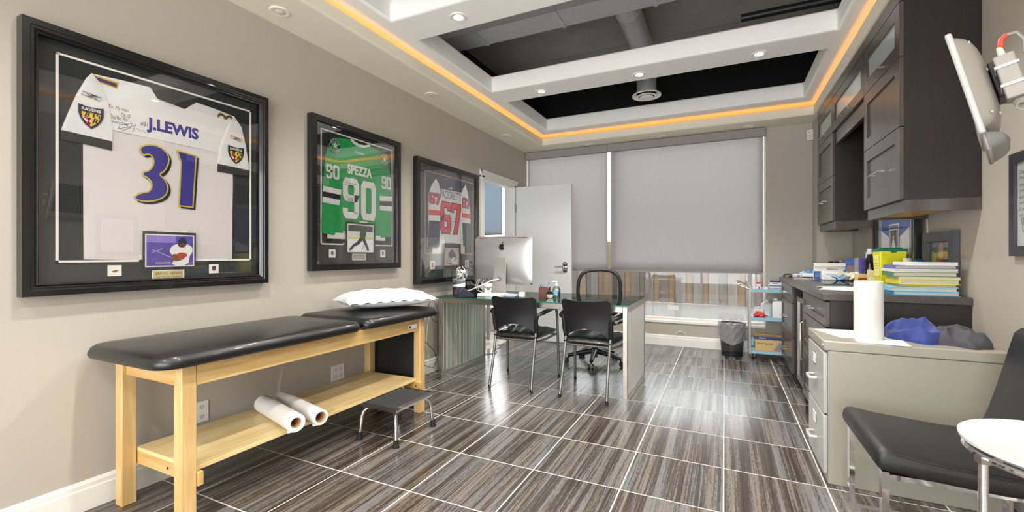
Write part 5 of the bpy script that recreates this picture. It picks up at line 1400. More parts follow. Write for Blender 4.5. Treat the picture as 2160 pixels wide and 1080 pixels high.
b1 = book('magazine_book', 'white book with a red band lying on the round side table', (.90, 1.69, TZ + .001), math.radians(-118), .16, .23, .022, 'f1efec', 'e2ded8', hard=False)
BX(-.08, .08, .075, .115, .0221, .0226).build('red_band', pm('c5202a', .35), b1, smooth=0)
text(MB(), 'FOREWORD BY', -.07, .07, .088, .102, 0, .02, 0, lambda x, z: (x, z, .0229)).build('band_lettering', M['paper'], b1, smooth=0)
text(MB(), 'Chronic', -.065, .065, .02, .062, 0, 0, 0, lambda x, z: (x, z, .0223)).build('title_lettering', pm('b3242c'), b1, smooth=0)
text(MB(), 'Code', -.02, .065, -.03, .005, 0, .01, 0, lambda x, z: (x, z, .0223)).build('title_lettering', pm('c5202a'), b1, smooth=0)

# ------------------------------------------------------------------ wall mounted monitor
t = thing('wall_monitor', 'grey wall monitor seen from behind on a swing arm', 'monitor', (.778, 2.04, 1.70))
phi = math.radians(22.5); tilt = math.radians(13)
Mm = Matrix.Rotation(-phi, 4, 'Z') @ Matrix.Rotation(-tilt, 4, 'Y')   # local: x = out of the back, y = width, z = up
def mon(mb, name, m, par, **k):
    mb.v = [tuple(Mm @ Vector(p)) for p in mb.v]; return mb.build(name, m, par, **k)
gmn = mat('monitor_grey_plastic', '8d8981', .4)
MWd, MHt = .185, .165
mon(MB().box(-.035, -.018, -MWd, MWd, -MHt - .015, MHt), 'bezel', mat('monitor_bezel', 'b5b5b2', .3), t, bevel=.006)
mon(MB().box(-.0365, -.0345, -MWd + .02, MWd - .02, -MHt + .03, MHt - .02), 'screen', pm('0c0d10', .1), t, smooth=0)
def backf(u, v):
    a, b = 2 * u - 1, 2 * v - 1
    k = max(0, (1 - abs(a) ** 4)) ** .4 * (max(0, 1 - abs(b) ** 5)) ** .5
    return (-.018 + .050 * k, a * (MWd - .012), b * (MHt - .008) - .004)
mon(MB().grid(backf, 24, 20), 'back_cover', gmn, t, smooth=60)
def spk(u, v):
    a = 2 * u - 1; w = v * PI
    return (-.022 + .05 * math.sin(w) * (1 - abs(a) ** 6) ** .5, a * (MWd - .015), -MHt - .010 - .055 * (1 - math.cos(w)) / 2)
mon(MB().grid(spk, 20, 10), 'speaker_bar', mat('monitor_dark_grey', '72726f', .38), t, smooth=60)
mon(MB().box(-.03, -.018, -MWd + .015, MWd - .015, -MHt - .07, -MHt), 'speaker_front', gmn, t, bevel=.006)
for y, z in ((-.15, .12), (-.10, .03), (-.10, -.12), (-.16, -.12), (.1, .03)):
    sxx = backf(.5 + y / (MWd - .012) / 2, .5 + (z + .004) / (MHt - .008) / 2)[0]; mb = MB().cyl((sxx - .004, y, z), (sxx + .0025, y, z), .006, n=10); mon(mb, 'screw', pm('8d8b86', .4), t)
mon(MB().box(.035, .055, -.06, .06, -.06, .06), 'mount_plate', M['blackp'], t, bevel=.003)
ad = mon(MB().box(.045, .091, -.15, -.075, -.095, .045), 'power_adapter', mat('adapter_beige', '96918a', .45), t, bevel=.004)
for z in (.005, -.055):
    mon(MB().ring(.044, .092, -.151, -.074, [(0, z), (.002, z), (.002, z + .008), (0, z + .008)], 'xy'), 'cable_tie', pm('e8e6dc', .4), ad, smooth=0)
mon(MB().tube([(.068, -.11, .045), (.068, -.112, .08)], [.010, .007], 10), 'plug_sleeve', pm('c9c6bf', .5), t)
mon(MB().tube([(.070, -.112, .078), (.078, -.112, .102), (.091, -.11, .11)], .0075, 10), 'red_sleeve', pm('d8442e', .5), t)
mon(MB().tube([(.091, -.11, .11), (.111, -.105, .108), (.121, -.10, .08), (.115, -.098, .04)], .006, 10), 'cord', pm('8d8a84', .5), t)
rd = random.Random(9)
for k in range(5):
    pts = []
    for i in range(13):
        a = i / 12 * 2 * PI * 1.2 + k
        pts.append((.088 + .03 * math.cos(a), -.115 + .018 * math.sin(a) + k * .006, -.118 - .014 * math.sin(a) + .006 * k))
    mon(MB().tube(pts, .0042, 6), 'coiled_cord', pm('a5a29b', .5), t)
MB().tube([(.85, 2.02, 1.68), (.95, 2.06, 1.675), (1.16, 2.14, 1.67)], .022, 12).build('swing_arm', M['blackp'], t, world=True)
BX(1.15, XR - .002, 2.09, 2.19, 1.56, 1.79).build('wall_plate', M['blackp'], t, world=True, bevel=.003)
MB().tube([(.89, 1.98, 1.70), (1.0, 2.03, 1.715), (1.16, 2.11, 1.70)], .005, 8).build('cord', pm('c9c0a8', .5), t, world=True)
MB().cyl((1.0, 2.09, 1.648), (1.0, 2.09, 1.705), .026, n=12).build('cable_tie', pm('d5dde0', .4), t, world=True) if False else None

# framed letter on the right wall
t = thing('framed_letter', 'dark framed handwritten letter on the right wall below the monitor', 'picture', (XR, 2.60, 1.365), -PI / 2)
# local front -y -> world -x ; local x -> world -y
MB().ring(-.15, .15, -.185, .185, [(0, -.014), (0, -.022), (.045, -.022), (.045, 0), (0, 0)]).build('frame', mat('charcoal_frame', '35353a', .4), t, smooth=0, fix=True)
BX(-.15, .15, -.012, -.002, -.185, .185).build('letter_sheet', M['paper'], t, smooth=0)
hw = MB()
for k, s in enumerate(('Dear Doctor,', 'Thank you so', 'much for all', 'your help and', 'kindness to me', 'and my family', 'I wish you all', 'the best.')):
    text(hw, s, -.135, -.135 + .02 * len(s) * .72, .13 - k * .027, .148 - k * .027, -.0125, 0, .25)
hw.tube([(-.115, -.0125, -.09), (-.122, -.0125, -.07), (-.117, -.0125, -.062), (-.112, -.0125, -.07), (-.106, -.0125, -.062), (-.102, -.0125, -.072), (-.112, -.0125, -.10), (-.108, -.0125, -.125)], .0012, 5)
hw.build('handwriting', M['ink'], t, smooth=0)
BX(-.15, .15, -.0175, -.0165, -.185, .185).build('glass_pane', M['picglass'], t, smooth=0)

# motion detector
t = thing('motion_detector', 'white motion detector high on the back wall by the cabinets', 'sensor', (.868, 5.86, 2.47), math.radians(-35))
MB().prism([(-.032, -.055), (.032, -.055), (.032, .06), (-.032, .06)], -.03, .012).build('case', pm('eceae4', .4), t, bevel=.006)
MB().prism([(-.024, -.045), (.024, -.045), (.024, .005), (-.024, .005)], -.0305, -.033).build('lens', pm('dedcd6', .3), t, bevel=.002)
BX(-.004, .004, -.032, -.030, .025, .031).build('indicator', M['ink'], t, smooth=0)
# ------------------------------------------------------------------ things on the counter
CZ = .9145
def boxthing(name, label, cat, loc, size, rz, col, faces=(), bevel=.003, rough=.5):
    """carton: body + flat printed panels (x0,x1,z0,z1,colour) on the front (-y) in 0..1 units"""
    t = thing(name, label, cat, loc, rz); w, d, h = size
    BX(-w / 2, w / 2, -d / 2, d / 2, 0, h).build('carton', pm(col, rough), t, bevel=bevel)
    for f in faces:
        x0, x1, z0, z1, c = f[:5]
        if len(f) > 5: text(MB(), f[5], -w / 2 + w * x0, -w / 2 + w * x1, h * z0, h * z1, -d / 2 - .0012, .01).build('lettering', pm(c), t, smooth=0)
        else: BX(-w / 2 + w * x0, -w / 2 + w * x1, -d / 2 - .0008, -d / 2 + .001, h * z0, h * z1).build('print_panel', pm(c), t, smooth=0)
    return t
t = boxthing('glove_box', 'white and blue carton with lettering standing on the counter', 'box', (.885, 4.99, CZ), (.25, .085, .125), math.radians(-4), 'eceae2',
             ((.0, .40, .0, .60, '2f5fa8'), (.40, 1, .0, .18, '2b4c9a'), (.38, .72, .70, .84, '3c4048', 'Alliance'), (.88, .97, .60, .72, '3e86c0'), (.04, .3, .3, .34, 'b9cbe4'), (.04, .34, .4, .44, 'b9cbe4'), (.04, .28, .2, .24, 'b9cbe4')))
MB().obox((0, -.02, .136), (.25, .08, .002), 0, .35).build('open_flap', pm('eceae2'), t, smooth=0)
t = boxthing('tissue_carton', 'small white dispenser carton in front of the blue and white one', 'box', (.868, 4.845, CZ), (.145, .09, .078), math.radians(-2), 'eef0f2', ((.22, .66, .62, .70, 'b4bac4'), (.10, .32, .22, .30, '86b8b0')), .008)
t = boxthing('lancet_box', 'low white and navy box near the window end of the counter', 'box', (.735, 5.09, CZ), (.11, .07, .048), math.radians(-6), 'e6e8ea', ((0, 1, 0, .38, '2a3b86'), (0, 1, .55, .62, '9cc47a')))
t = boxthing('swab_pack', 'crumpled pale blue swab pack at the window end of the counter', 'box', (.655, 5.16, CZ), (.075, .07, .04), .4, 'cfdbe6', ((.1, .5, .2, .7, '6f93bf'),), .01)
def crumple(name, label, cat, c, r, m, seed, amp=.25, n=18):
    rd = random.Random(seed); ph = [(rd.uniform(2, 7), rd.uniform(2, 7), rd.uniform(0, 6)) for _ in range(5)]
    def fn(u, v):
        a = 2 * PI * u; b = PI * (v - .5); k = 1
        for p, q, s in ph: k += amp * .4 * math.sin(round(p) * a + s) * math.cos(q * b + s)
        z = r[2] * k * math.sin(b)
        return (c[0] + r[0] * k * math.cos(a) * math.cos(b), c[1] + r[1] * k * math.sin(a) * math.cos(b), c[2] + max(-r[2], z) + r[2])
    o = MB().grid(fn, n * 2, n, True).build(name, m, smooth=70, fix=True); return tag(o, label, cat)
crumple('blue_wrapper', 'bright blue crumpled wrapper behind the low navy box', 'wrapper', (.76, 5.17, CZ), (.035, .03, .038), pm('5a9fd8', .35), 2, .4)
crumple('clear_wrapper', 'clear crumpled wrapper left of the bright blue one', 'wrapper', (.70, 5.19, CZ), (.03, .03, .03), pm('cfd2cd', .25), 3, .4)
crumple('plastic_bag', 'pale blue plastic wrap lying at the front of the glass sheet', 'wrapper', (.93, 4.70, CZ + .006), (.055, .045, .022), mat('blue_film', '7fa3bd', .2, coat=.4), 4, .45)
crumple('latex_gloves', 'cream gloves heaped beside the pale blue plastic wrap', 'gloves', (1.0, 4.66, CZ + .006), (.06, .05, .032), mat('latex', 'e6e0cc', .5), 6, .5)
crumple('gauze_wad', 'soft yellow green wrapped pad behind the gloves', 'pad', (.965, 4.78, CZ), (.07, .035, .036), mat('pale_film', 'c9c9a4', .35), 8, .3)
for k, (x, y, c, l) in enumerate(((1.00, 4.42, 'dccb86', 'yellow carton with a red band behind the towel roll'), (1.055, 4.33, 'e0cf8c', 'open yellow carton leaning in front of the dark bottle'))):
    boxthing('medicine_carton', l, 'box', (x, y, CZ), (.085, .06, .075 + .03 * k), .2 - .5 * k, c, ((0, .95, .35, .6, 'b8402e') if k == 0 else (.1, .8, .2, .5, 'f0e6b8'),))
t = thing('pill_bottle', 'small amber bottle with a lilac cap on the counter', 'bottle', (1.06, 4.47, CZ))
MB().lathe([(0, 0), (.018, 0), (.019, .004), (.019, .085), (.012, .095), (0, .095)], n=18).build('bottle', pm('d69a3a', .25), t)
MB().lathe([(0, .093), (.015, .093), (.015, .112), (0, .112)], n=18).build('cap', pm('b9a7cf', .4), t)
o = thing('envelopes', 'brown paper envelopes lying at the counter edge', 'envelopes', (.655, 4.93, CZ))
for k in range(3): MB().obox((.01 * k, .01 * k, .001 + .0016 * k), (.12, .20, .0012), .3 * k - .2).build('envelope', pm(('c9b28a', 'bfa67c', 'd2bd97')[k]), o, smooth=0)
gs = MB().obox((.80, 4.38, CZ + .003), (.20, .56, .005), -.02)
t = thing('glass_sheet', 'green edged glass sheet lying on the counter', 'glass', (.80, 4.38, CZ))
BX(-.11, .11, -.28, .28, .0, .005).build('sheet', M['tabglass'], t, smooth=0); MB().ring(-.11, .11, -.28, .28, [(0, 0), (0, .005), (.0015, .005), (.0015, 0)], 'xy').build('edge', M['greenedge'], t, smooth=0, fix=True)
o = thing('paper_stack', 'loose white printed papers near the front of the counter', 'papers', (.72, 3.58, CZ))
for k in range(4): MB().obox((.012 * k - .02, .02 * k, .0008 + .0012 * k), (.21, .28, .0010), .25 * k - .3).build('sheet', pm(('f1f1ee', 'dfe8df', 'eef0f4', 'f4f4f2')[k]), o, smooth=0)
# stethoscope
t = thing('stethoscope', 'black stethoscope with a chrome head at the window end of the counter', 'stethoscope', (.62, 5.28, CZ))
MB().tube([(-.06, .10, .006), (-.07, .02, .02), (-.04, -.04, .035), (.0, -.06, .02), (.02, -.03, .008), (-.02, .04, .006), (.03, .10, .006)], .005, 8).build('tubing', M['blackp'], t)
MB().lathe([(0, 0), (.024, 0), (.024, .006), (.014, .012), (.01, .03), (0, .03)], (.035, -.05, 0), 20).build('chest_piece', M['chrome'], t)
MB().tube([(-.06, .10, .006), (-.01, .12, .02), (.04, .10, .03), (.055, .06, .012)], .003, 8).build('ear_tube', M['chrome'], t)
# chrome instrument with rings, tape roll
t = thing('ring_instrument', 'chrome double ring instrument standing behind the cartons', 'instrument', (1.0, 5.06, CZ))
for a in (-.2, .9):
    pts = [(.03 * math.cos(q) * math.cos(a), .03 * math.cos(q) * math.sin(a), .145 + .035 * math.sin(q)) for q in [2 * PI * k / 24 for k in range(24)]]
    MB().tube(pts, .0035, 8, closed=True).build('ring', M['chrome'], t)
MB().tube([(0, 0, 0), (0, 0, .112)], .005, 10).build('stem', M['chrome'], t); MB().lathe([(0, 0), (.03, 0), (.03, .006), (0, .008)], n=20).build('base', M['steel'], t)
t = thing('tape_roll', 'black and white tape roll beside the chrome ring instrument', 'tape', (.94, 5.10, CZ))
MB().lathe([(.03, 0), (.045, 0), (.045, .15), (.03, .15)], n=28).build('can', pm('dcdcd6', .4), t); MB().lathe([(0, .15), (.046, .15), (.046, .165), (0, .165)], n=28).build('lid', M['blackp'], t)
# things standing at the back
t = boxthing('violet_carton', 'slim violet carton standing beside the dark bottle', 'box', (1.045, 4.60, CZ), (.035, .09, .20), 0, '4a34a0')
t = boxthing('grey_carton', 'slim grey carton standing left of the violet one', 'box', (1.04, 4.70, CZ), (.05, .07, .20), 0, '9a9a9e')
t = boxthing('white_tube_box', 'narrow white carton standing behind the dark bottle', 'box', (1.10, 4.66, CZ), (.035, .06, .25), 0, 'e4e6ea')
t = thing('photo_card', 'small standing photo card leaning beside the grey carton', 'picture', (1.015, 4.83, CZ), math.radians(-40))
MB().obox((0, 0, .10), (.10, .004, .20), 0, -.18).build('card', pm('3c5a9a', .4), t, smooth=0)
MB().obox((.0, -.006, .07), (.07, .003, .12), 0, -.18).build('print_figure', mat('card_print', '7a6a60', .5, var=.6, vscale=40), t, smooth=0)
t = thing('dark_bottle', 'black glossy bottle with a silver cap standing by the yellow bin', 'bottle', (1.075, 4.53, CZ))
MB().lathe([(0, 0), (.036, 0), (.038, .006), (.038, .15), (.034, .18), (.018, .215), (.016, .235), (0, .235)], n=24).build('bottle', pm('121316', .12), t)
MB().lathe([(0, .233), (.018, .233), (.018, .275), (0, .277)], n=20).build('cap', pm('d9dade', .25), t)
# yellow sharps bin
t = thing('sharps_bin', 'bright yellow bin with a green lid on the counter', 'bin', (1.055, 3.985, CZ))
yel = mat('yellow_plastic', 'e4e010', .35)
def taper(w0, d0, w1, d1, z0, z1):
    m_ = MB(); m_.v = [(-w0, -d0, z0), (w0, -d0, z0), (w0, d0, z0), (-w0, d0, z0), (-w1, -d1, z1), (w1, -d1, z1), (w1, d1, z1), (-w1, d1, z1)]
    m_.f = [(3, 2, 1, 0), (4, 5, 6, 7), (0, 1, 5, 4), (1, 2, 6, 5), (2, 3, 7, 6), (3, 0, 4, 7)]; return m_
taper(.064, .075, .074, .088, 0, .255).build('body', yel, t, bevel=.006)
gl_ = pm('0f6a45', .4)
BX(-.078, .078, -.092, .092, .252, .270).build('lid', gl_, t, bevel=.004); BX(-.055, .055, -.07, .07, .270, .278).build('lid_panel', gl_, t, bevel=.003); BX(-.015, .015, -.096, -.09, .242, .256).build('lid_clip', gl_, t, smooth=0)
lb_ = MB().obox((-.0715, 0, .15), (.0008, .12, .15), 0, 0, -.04).build('side_label', pm('efe98a'), t, smooth=0)
for k in range(5): MB().obox((-.0728 - .0004 * k, 0, .205 - k * .018), (.0006, .08, .003), 0, 0, -.04).build('label_line', pm('b8ae3a'), lb_, smooth=0)
# blue bag and little bottle
crumple('blue_pouch', 'teal blue shiny pouch beside the small framed picture', 'pouch', (1.10, 3.62, CZ), (.05, .05, .10), mat('teal_film', '17587a', .3, coat=.4), 12, .12)
t = thing('vitamin_bottle', 'small green bottle with a cream cap behind the teal pouch', 'bottle', (1.085, 3.745, CZ))
MB().lathe([(0, 0), (.028, 0), (.028, .16), (.02, .175), (0, .175)], n=20).build('bottle', pm('3c5a44', .35), t); MB().lathe([(0, .174), (.022, .174), (.022, .205), (0, .205)], n=20).build('cap', pm('e2dcc6', .5), t)

# stacked books at the near end
defs = [('39a0c8', 'cbc6ba', .022, .285, 'turquoise hardcover at the bottom of the book stack'), ('6fb8d6', 'c9c4b6', .024, .29, 'light blue hardcover second from the bottom of the stack'),
        ('a98e5a', 'c0b594', .014, .25, 'thin tan book third from the bottom of the stack'), ('e6d92e', 'cbc6b2', .030, .265, 'yellow spined book in the lower half of the stack'),
        ('c9c4b0', 'c4bda8', .012, .26, 'thin cream booklet on the yellow spined book'), ('4d7a52', 'd2cbb6', .026, .28, 'green hardcover in the middle of the stack'),
        ('d9d6cc', 'bfbbb0', .016, .275, 'white magazine on the green hardcover'), ('5a63a8', 'bbb6aa', .020, .27, 'violet blue book near the top of the stack'), ('e9e9e6', 'dad9d4', .018, .22, 'white paperback on top of the stack')]
z = CZ
for k, (c, pg, h, w, l) in enumerate(defs):
    rx = 1.155 - w / 2 - random.uniform(0, .015)
    b_ = book('stacked_book', l, (rx, 3.31 + random.uniform(-.008, .008), z), math.radians(random.uniform(-2.5, 2.5)), w, .20 + random.uniform(-.01, .015), h, c, pg, 'books stacked on the counter', hard=k not in (4, 6, 8))
    z += h + .0004

# framed picture standing behind the books, framed blue jersey in the niche
t = thing('small_frame', 'small charcoal framed photo standing behind the book stack', 'picture', (XR - .004, 3.52, CZ), -PI / 2)
fw_, fh = .21, .365
chf = mat('charcoal_frame_front', '46464b', .45)
MB().ring(-fw_ + .062, fw_ - .062, .062, fh - .062, [(0, -.012), (0, -.026), (.004, -.030), (.062, -.030), (.062, 0), (0, 0)]).build('frame', chf, t, smooth=30, fix=True)
q = BX(-fw_ + .062, fw_ - .062, -.010, -.002, .062, fh - .062).build('photo_print', mat('dim_photo_print', '4b4f57', .4, var=.5, vscale=14), t, smooth=0)
put(q, 'photo_figure', smooth_poly([(-.02, .30), (.03, .30), (.05, .26), (.09, .25), (.09, .22), (.05, .22), (.05, .16), (.07, .075), (.04, .075), (.02, .14), (0, .15), (-.02, .075), (-.055, .075), (-.03, .17), (-.04, .24)], 1), -.0115, -.010, pm('b0443c'))
put(q, 'photo_figure', smooth_poly([(-.015, .30), (.03, .30), (.04, .25), (.03, .21), (-.02, .21), (-.03, .25)], 1), -.012, -.010, pm('cfa08e'))
put(q, 'photo_figure', [(-.05, .065), (.01, .065), (0, .10), (-.04, .10)], -.0122, -.010, pm('cfd0cf'))
BX(-fw_ + .06, fw_ - .06, -.0165, -.0155, .06, fh - .06).build('glass_pane', M['picglass'], t, smooth=0)
t = thing('framed_jersey', 'tall frame with a blue jersey standing in the niche behind the yellow bin', 'picture', (XR - .024, 4.24, CZ), -PI / 2)
fw_, fh = .455, 1.02
MB().ring(-fw_ + .07, fw_ - .07, .07, fh - .07, [(0, -.018), (.02, -.034), (.035, -.026), (.05, -.036), (.07, -.036), (.07, 0), (0, 0)]).build('frame', fblack, t, smooth=30, fix=True)
BX(-fw_ + .07, fw_ - .07, -.010, -.002, .07, fh - .07).build('mat_board', pm('8fa0b4'), t, smooth=0)
fold(t, 'jersey_body', [(-.30, .16), (.30, .16), (.30, .90), (-.30, .90)], -.0105, .001, mat('blue_jersey_cloth', '3356a6', .75, bump=.2, bscale=500), 20)
for s in (-1, 1): put(t, 'jersey_panel', [(s * .30, .16), (s * .12, .16), (s * .12, .36), (s * .30, .42)], -.0150, -.012, jw)
p = quadp(t, 'photo', -.105, .105, .12, .46, -.0165, cream); quadp(p, 'photo_mat', -.095, .095, .13, .45, -.0170, pm('5f7a94')); quadp(p, 'photo_border', -.075, .075, .16, .42, -.0175, cream)
quadp(p, 'photo_print', -.068, .068, .167, .413, -.018, pm('22282a'))
put(p, 'photo_figure', smooth_poly([(-.04, .167), (.045, .167), (.04, .30), (.01, .33), (.012, .37), (-.018, .37), (-.02, .33), (-.045, .29)], 1), -.0186, -.018, pm('d9dad6'))
put(p, 'photo_figure', smooth_poly([(-.012, .335), (.008, .335), (.010, .36), (-.014, .36)], 1), -.019, -.018, pm('b98a70'))
BX(-fw_ + .07, fw_ - .07, -.0225, -.0215, .07, fh - .07).build('glass_pane', M['picglass'], t, smooth=0)

# ------------------------------------------------------------------ supply cart by the window
t = thing('supply_cart', 'grey metal supply cart with three trays beside the window', 'cart', (.55, 5.66, 0))
kx0_, kx1_, ky0_, ky1_ = .262, .86, 5.50, 5.60
KY0, KY1 = 5.49, 5.82
cg = mat('cart_grey_metal', 'a5a29b', .4, .4)
for z in (.095, .455, .765):
    BX(.27, .86, KY0 + .008, KY1 - .008, z - .012, z).build('tray', cg, t, world=True, smooth=0) if z < 2 else None
    MB().ring(.27, .86, KY0 + .008, KY1 - .008, [(0, z - .03), (0, z + .004), (.006, z + .004), (.006, z - .03)], 'xy').build('tray_rim', cg, t, world=True, smooth=0, fix=True)
bp_ = mat('blue_pad_paper', '8fbfd6', .7, bump=.4, bscale=60)
for z in (.095, .455, .765):
    MB().box(.272, .858, KY0 + .004, KY1 - .01, z, z + .0025).box(.272, .858, KY0 - .0015, KY0 + .0005, z - .024, z + .0025).build('pad_liner', bp_, t, world=True, smooth=0)
for x, y in ((.256, KY0 + .02), (.256, KY1 - .02)):
    BX(x - .012, x + .008, y - .016, y + .016, .055, .81).build('upright', cg, t, world=True, bevel=.003)
for x, y in ((.875, KY0 + .02), (.875, KY1 - .02)):
    if x > .87 and y > 5.6: x = .872
    BX(x - .004, x + .010, y - .016, y + .016, .055, .81).build('upright', cg, t, world=True, bevel=.003)
MB().tube([(.245, KY0 + .02, .77), (.17, KY0 + .02, .80), (.15, KY0 + .06, .805), (.15, KY1 - .06, .805), (.17, KY1 - .02, .80), (.245, KY1 - .02, .77)], .011, 10).build('push_handle', M['steel'], t, world=True)
for x in (.285, .845):
    for y in (KY0 + .03, KY1 - .03):
        c = MB().cyl((x - .010, y, .031), (x + .010, y, .031), .031, n=20).build('wheel', M['blackr'], t, world=True)
        BX(x - .014, x + .014, y - .008, y + .008, .03, .085).build('fork', M['steel'], t, world=True, smooth=0)
def spray(x, y, z, h, r, col, cap, label):
    t = thing('spray_can', label, 'bottle', (x, y, z)); MB().lathe([(0, 0), (r, 0), (r, h * .78), (r * .7, h * .84), (0, h * .84)], n=20).build('can', pm(col, .35), t)
    MB().lathe([(0, h * .82), (r * .75, h * .82), (r * .72, h * .97), (r * .4, h), (0, h)], n=16).build('cap', pm(cap, .4), t); return t
spray(.295, 5.54, .768, .165, .024, 'dfe0e0', 'eceeee', 'white spray bottle at the corner of the cart top tray')
spray(.345, 5.64, .768, .19, .024, 'd4cfcb', '8a8c8e', 'pale spray can with a grey cap on the cart top tray')
boxthing('ointment_box', 'small red and white box on the cart top tray', 'box', (.335, 5.545, .768), (.05, .03, .075), 0, 'e9e6e2', ((0, 1, .75, 1, 'c2342f'), (.55, .8, .0, .3, 'b03048'), (0, 1, .42, .46, '4a58a0')))
t = thing('tape_roll', 'white tape roll lying on the front of the cart top tray', 'tape', (.41, 5.525, .768)); MB().lathe([(.014, 0), (.024, 0), (.024, .03), (.014, .03)], n=24).build('tape', pm('ece9de', .6), t); MB().lathe([(.012, 0), (.0145, 0), (.0145, .03), (.012, .03)], n=20).build('core', pm('d8d4c6'), t)
boxthing('dressing_tray', 'blue and white dressing boxes side by side on the cart top tray', 'box', (.50, 5.60, .768), (.125, .11, .05), 0, 'dfe3e8', ((0, 1, .62, .86, '5c7896'), (0, 1, .14, .30, '6d89a6')))
boxthing('dressing_tray', 'blue and white dressing box at the counter side of the cart top tray', 'box', (.64, 5.60, .768), (.135, .11, .05), 0, 'e2e6ea', ((0, 1, .62, .86, '5c7896'), (0, 1, .14, .30, '6d89a6')))
boxthing('needle_box', 'white and navy box lying on the dressing boxes on the cart', 'box', (.51, 5.61, .8185), (.13, .09, .045), .05, 'e8dfdc', ((0, 1, .55, 1, '2a3d8c'), (.2, .6, .15, .35, 'b99a98')))
boxthing('needle_box', 'navy topped box behind the crumpled wrapper on the cart', 'box', (.655, 5.62, .8185), (.12, .09, .04), -.05, 'dfe2e4', ((0, 1, .55, 1, '2a3d8c'),))
crumple('clear_wrapper', 'clear crumpled wrapper on the dressing boxes of the cart', 'wrapper', (.60, 5.57, .8185), (.045, .03, .022), pm('c9cfc2', .3), 21, .5)
# middle tray
t = thing('jug', 'white plastic gallon jug on the cart middle tray', 'jug', (.56, 5.60, .458))
wp = mat('milky_plastic', 'e6e7e6', .4)
MB().lathe([(0, 0), (.082, 0), (.088, .008), (.088, .155), (.080, .175), (.05, .186), (0, .188)], n=32, sx=1, sy=.8).build('body', wp, t)
MB().lathe([(0, .186), (.022, .186), (.022, .21), (0, .21)], (-.052, 0, 0), 18).build('cap', pm('f0f0ee', .4), t)
BX(-.005, .075, -.0735, -.0705, .04, .13).build('label', pm('c9d2d8'), t, smooth=0); BX(.012, .05, -.0742, -.073, .02, .045).build('barcode', pm('8d93b4'), t, smooth=0)
t = thing('jug', 'second white jug half hidden behind the one on the middle tray', 'jug', (.43, 5.72, .458)); MB().lathe([(0, 0), (.055, 0), (.058, .006), (.058, .13), (.03, .155), (0, .156)], n=24).build('body', wp, t); MB().lathe([(0, .155), (.018, .155), (.018, .178), (0, .178)], n=16).build('cap', pm('f0f0ee', .4), t)
crumple('red_bag', 'crumpled red plastic bag on the cart middle tray', 'bag', (.345, 5.555, .458), (.058, .035, .022), pm('d23c40', .35), 31, .5)
boxthing('ointment_box', 'small cream box behind the red bag on the middle tray', 'box', (.345, 5.66, .458), (.085, .05, .075), 0, 'e6ddd0', ((.1, .9, .55, .75, 'c98a7a'),))
# bottom tray
t = thing('open_carton', 'open brown carton with navy band and number 3 on the cart bottom tray', 'box', (.445, 5.60, .098))
kb = mat('kraft_carton', 'c9ac76', .75)
MB().holes([-.14, -.136, .136, .14], [-.09, -.086, .086, .09], lambda i, j: i == 1 and j == 1, .002, .155).build('walls', kb, t, smooth=0); BX(-.14, .14, -.09, .09, 0, .003).build('bottom', kb, t, smooth=0)
BX(-.1402, .1402, -.0908, -.0898, .122, .155).build('navy_band', pm('2c3c7c'), t, smooth=0); BX(-.1408, -.1398, -.09, .09, .122, .155).build('navy_band', pm('2c3c7c'), t, smooth=0)
text(MB(), 'EXAM GLOVES', -.12, .03, .072, .088, -.0912, .02).build('lettering', pm('5b4a38'), t, smooth=0); text(MB(), 'Alliance', -.11, -.04, .132, .146, -.0912, .02).build('lettering', pm('c9cfe0'), t, smooth=0)
MB().prism([(.03, .008), (.135, .008), (.135, .10), (.085, .10)], -.0898, -.0906).build('grey_corner', pm('8b8682'), t, smooth=0); text(MB(), '3', .10, .12, .03, .075, -.0912, .03).build('lettering', pm('3a4a8c'), t, smooth=0)
crumple('blue_liner', 'pale blue absorbent pad bunched at the end of the cart bottom tray', 'pad', (.285, 5.70, .098), (.018, .05, .05), mat('pad_film', 'a9d0e2', .5), 41, .4)

# waste basket with a liner
t = thing('waste_basket', 'black mesh waste basket with a clear liner under the window', 'basket', (.078, 5.62, 0))
mesh_b = bpy.data.materials.new('wire_mesh'); mesh_b.use_nodes = True; nt = mesh_b.node_tree
tr_ = nt.nodes.new('ShaderNodeBsdfTransparent'); ms = nt.nodes.new('ShaderNodeMixShader'); ms.inputs[0].default_value = .72
nt.nodes['Principled BSDF'].inputs['Base Color'].default_value = (.012, .012, .014, 1); nt.nodes['Principled BSDF'].inputs['Roughness'].default_value = .4
nt.links.new(tr_.outputs[0], ms.inputs[1]); nt.links.new(nt.nodes['Principled BSDF'].outputs[0], ms.inputs[2]); nt.links.new(ms.outputs[0], nt.nodes['Material Output'].inputs[0])
def shell_l(prof, n=36):
    m_ = MB()
    for r, z in prof:
        for k in range(n): a = 2 * PI * k / n; m_.v.append((r * math.cos(a), r * math.sin(a), z))
    for i in range(len(prof) - 1):
        for k in range(n): m_.f.append((i * n + k, i * n + (k + 1) % n, (i + 1) * n + (k + 1) % n, (i + 1) * n + k))
    return m_
shell_l([(.108, .008), (.133, .36)]).build('mesh_wall', mesh_b, t)
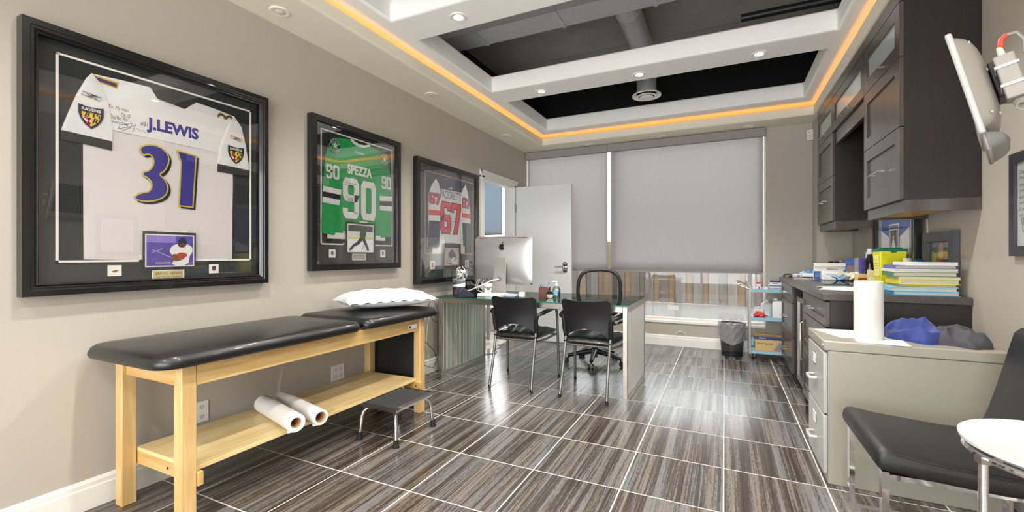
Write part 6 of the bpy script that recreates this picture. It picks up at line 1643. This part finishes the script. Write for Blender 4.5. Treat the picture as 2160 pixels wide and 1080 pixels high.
MB().lathe([(0, 0), (.11, 0), (.112, .02), (.106, .02), (.104, .008), (0, .008)], n=36).build('base', M['blackp'], t)
MB().tube([(.134 * math.cos(2 * PI * k / 36), .134 * math.sin(2 * PI * k / 36), .362) for k in range(36)], .006, 8, closed=True).build('rim', M['blackp'], t)
def bagf(u, v):
    a = 2 * PI * u
    prof = [(.10, .06), (.118, .20), (.126, .34), (.138, .378), (.146, .35), (.141, .25), (.137 + .0 * u, .20 - .06 * max(0, math.sin(a * 1.5 + .8)))]
    k = v * (len(prof) - 1); i = min(int(k), len(prof) - 2); f_ = k - i
    r = prof[i][0] * (1 - f_) + prof[i + 1][0] * f_; z = prof[i][1] * (1 - f_) + prof[i + 1][1] * f_
    w = .004 * math.sin(a * 23 + 9 * z * 20) + .003 * math.sin(a * 11 - z * 60)
    return ((r + w) * math.cos(a), (r + w) * math.sin(a), z + .005 * math.sin(a * 9))
bag_m = bpy.data.materials.new('bin_liner_film'); bag_m.use_nodes = True; nt = bag_m.node_tree
nt.nodes['Principled BSDF'].inputs['Base Color'].default_value = (.5, .51, .52, 1); nt.nodes['Principled BSDF'].inputs['Roughness'].default_value = .22
tr_ = nt.nodes.new('ShaderNodeBsdfTransparent'); ms = nt.nodes.new('ShaderNodeMixShader'); ms.inputs[0].default_value = .42
nt.links.new(tr_.outputs[0], ms.inputs[1]); nt.links.new(nt.nodes['Principled BSDF'].outputs[0], ms.inputs[2]); nt.links.new(ms.outputs[0], nt.nodes['Material Output'].inputs[0])
MB().grid(bagf, 90, 24, True).build('liner', bag_m, t, smooth=70)
# window sticker, little cable on the back wall
o = BX(-.93, -.80, 5.954, 5.956, .44, .50).build('window_sticker', pm('e6e2da', .6), smooth=0); tag(o, 'small white notice stuck low on the wide window pane', 'sticker')
o.location = (.28, 0, 0)
o = MB().tube([(-.55, YB - .018, .135), (-.545, YB - .02, .165), (-.50, YB - .02, .195), (-.44, YB - .02, .18), (-.43, YB - .02, .135)], .004, 8).build('wall_cable', wc); tag(o, 'white cable loop rising above the back baseboard', 'cable')
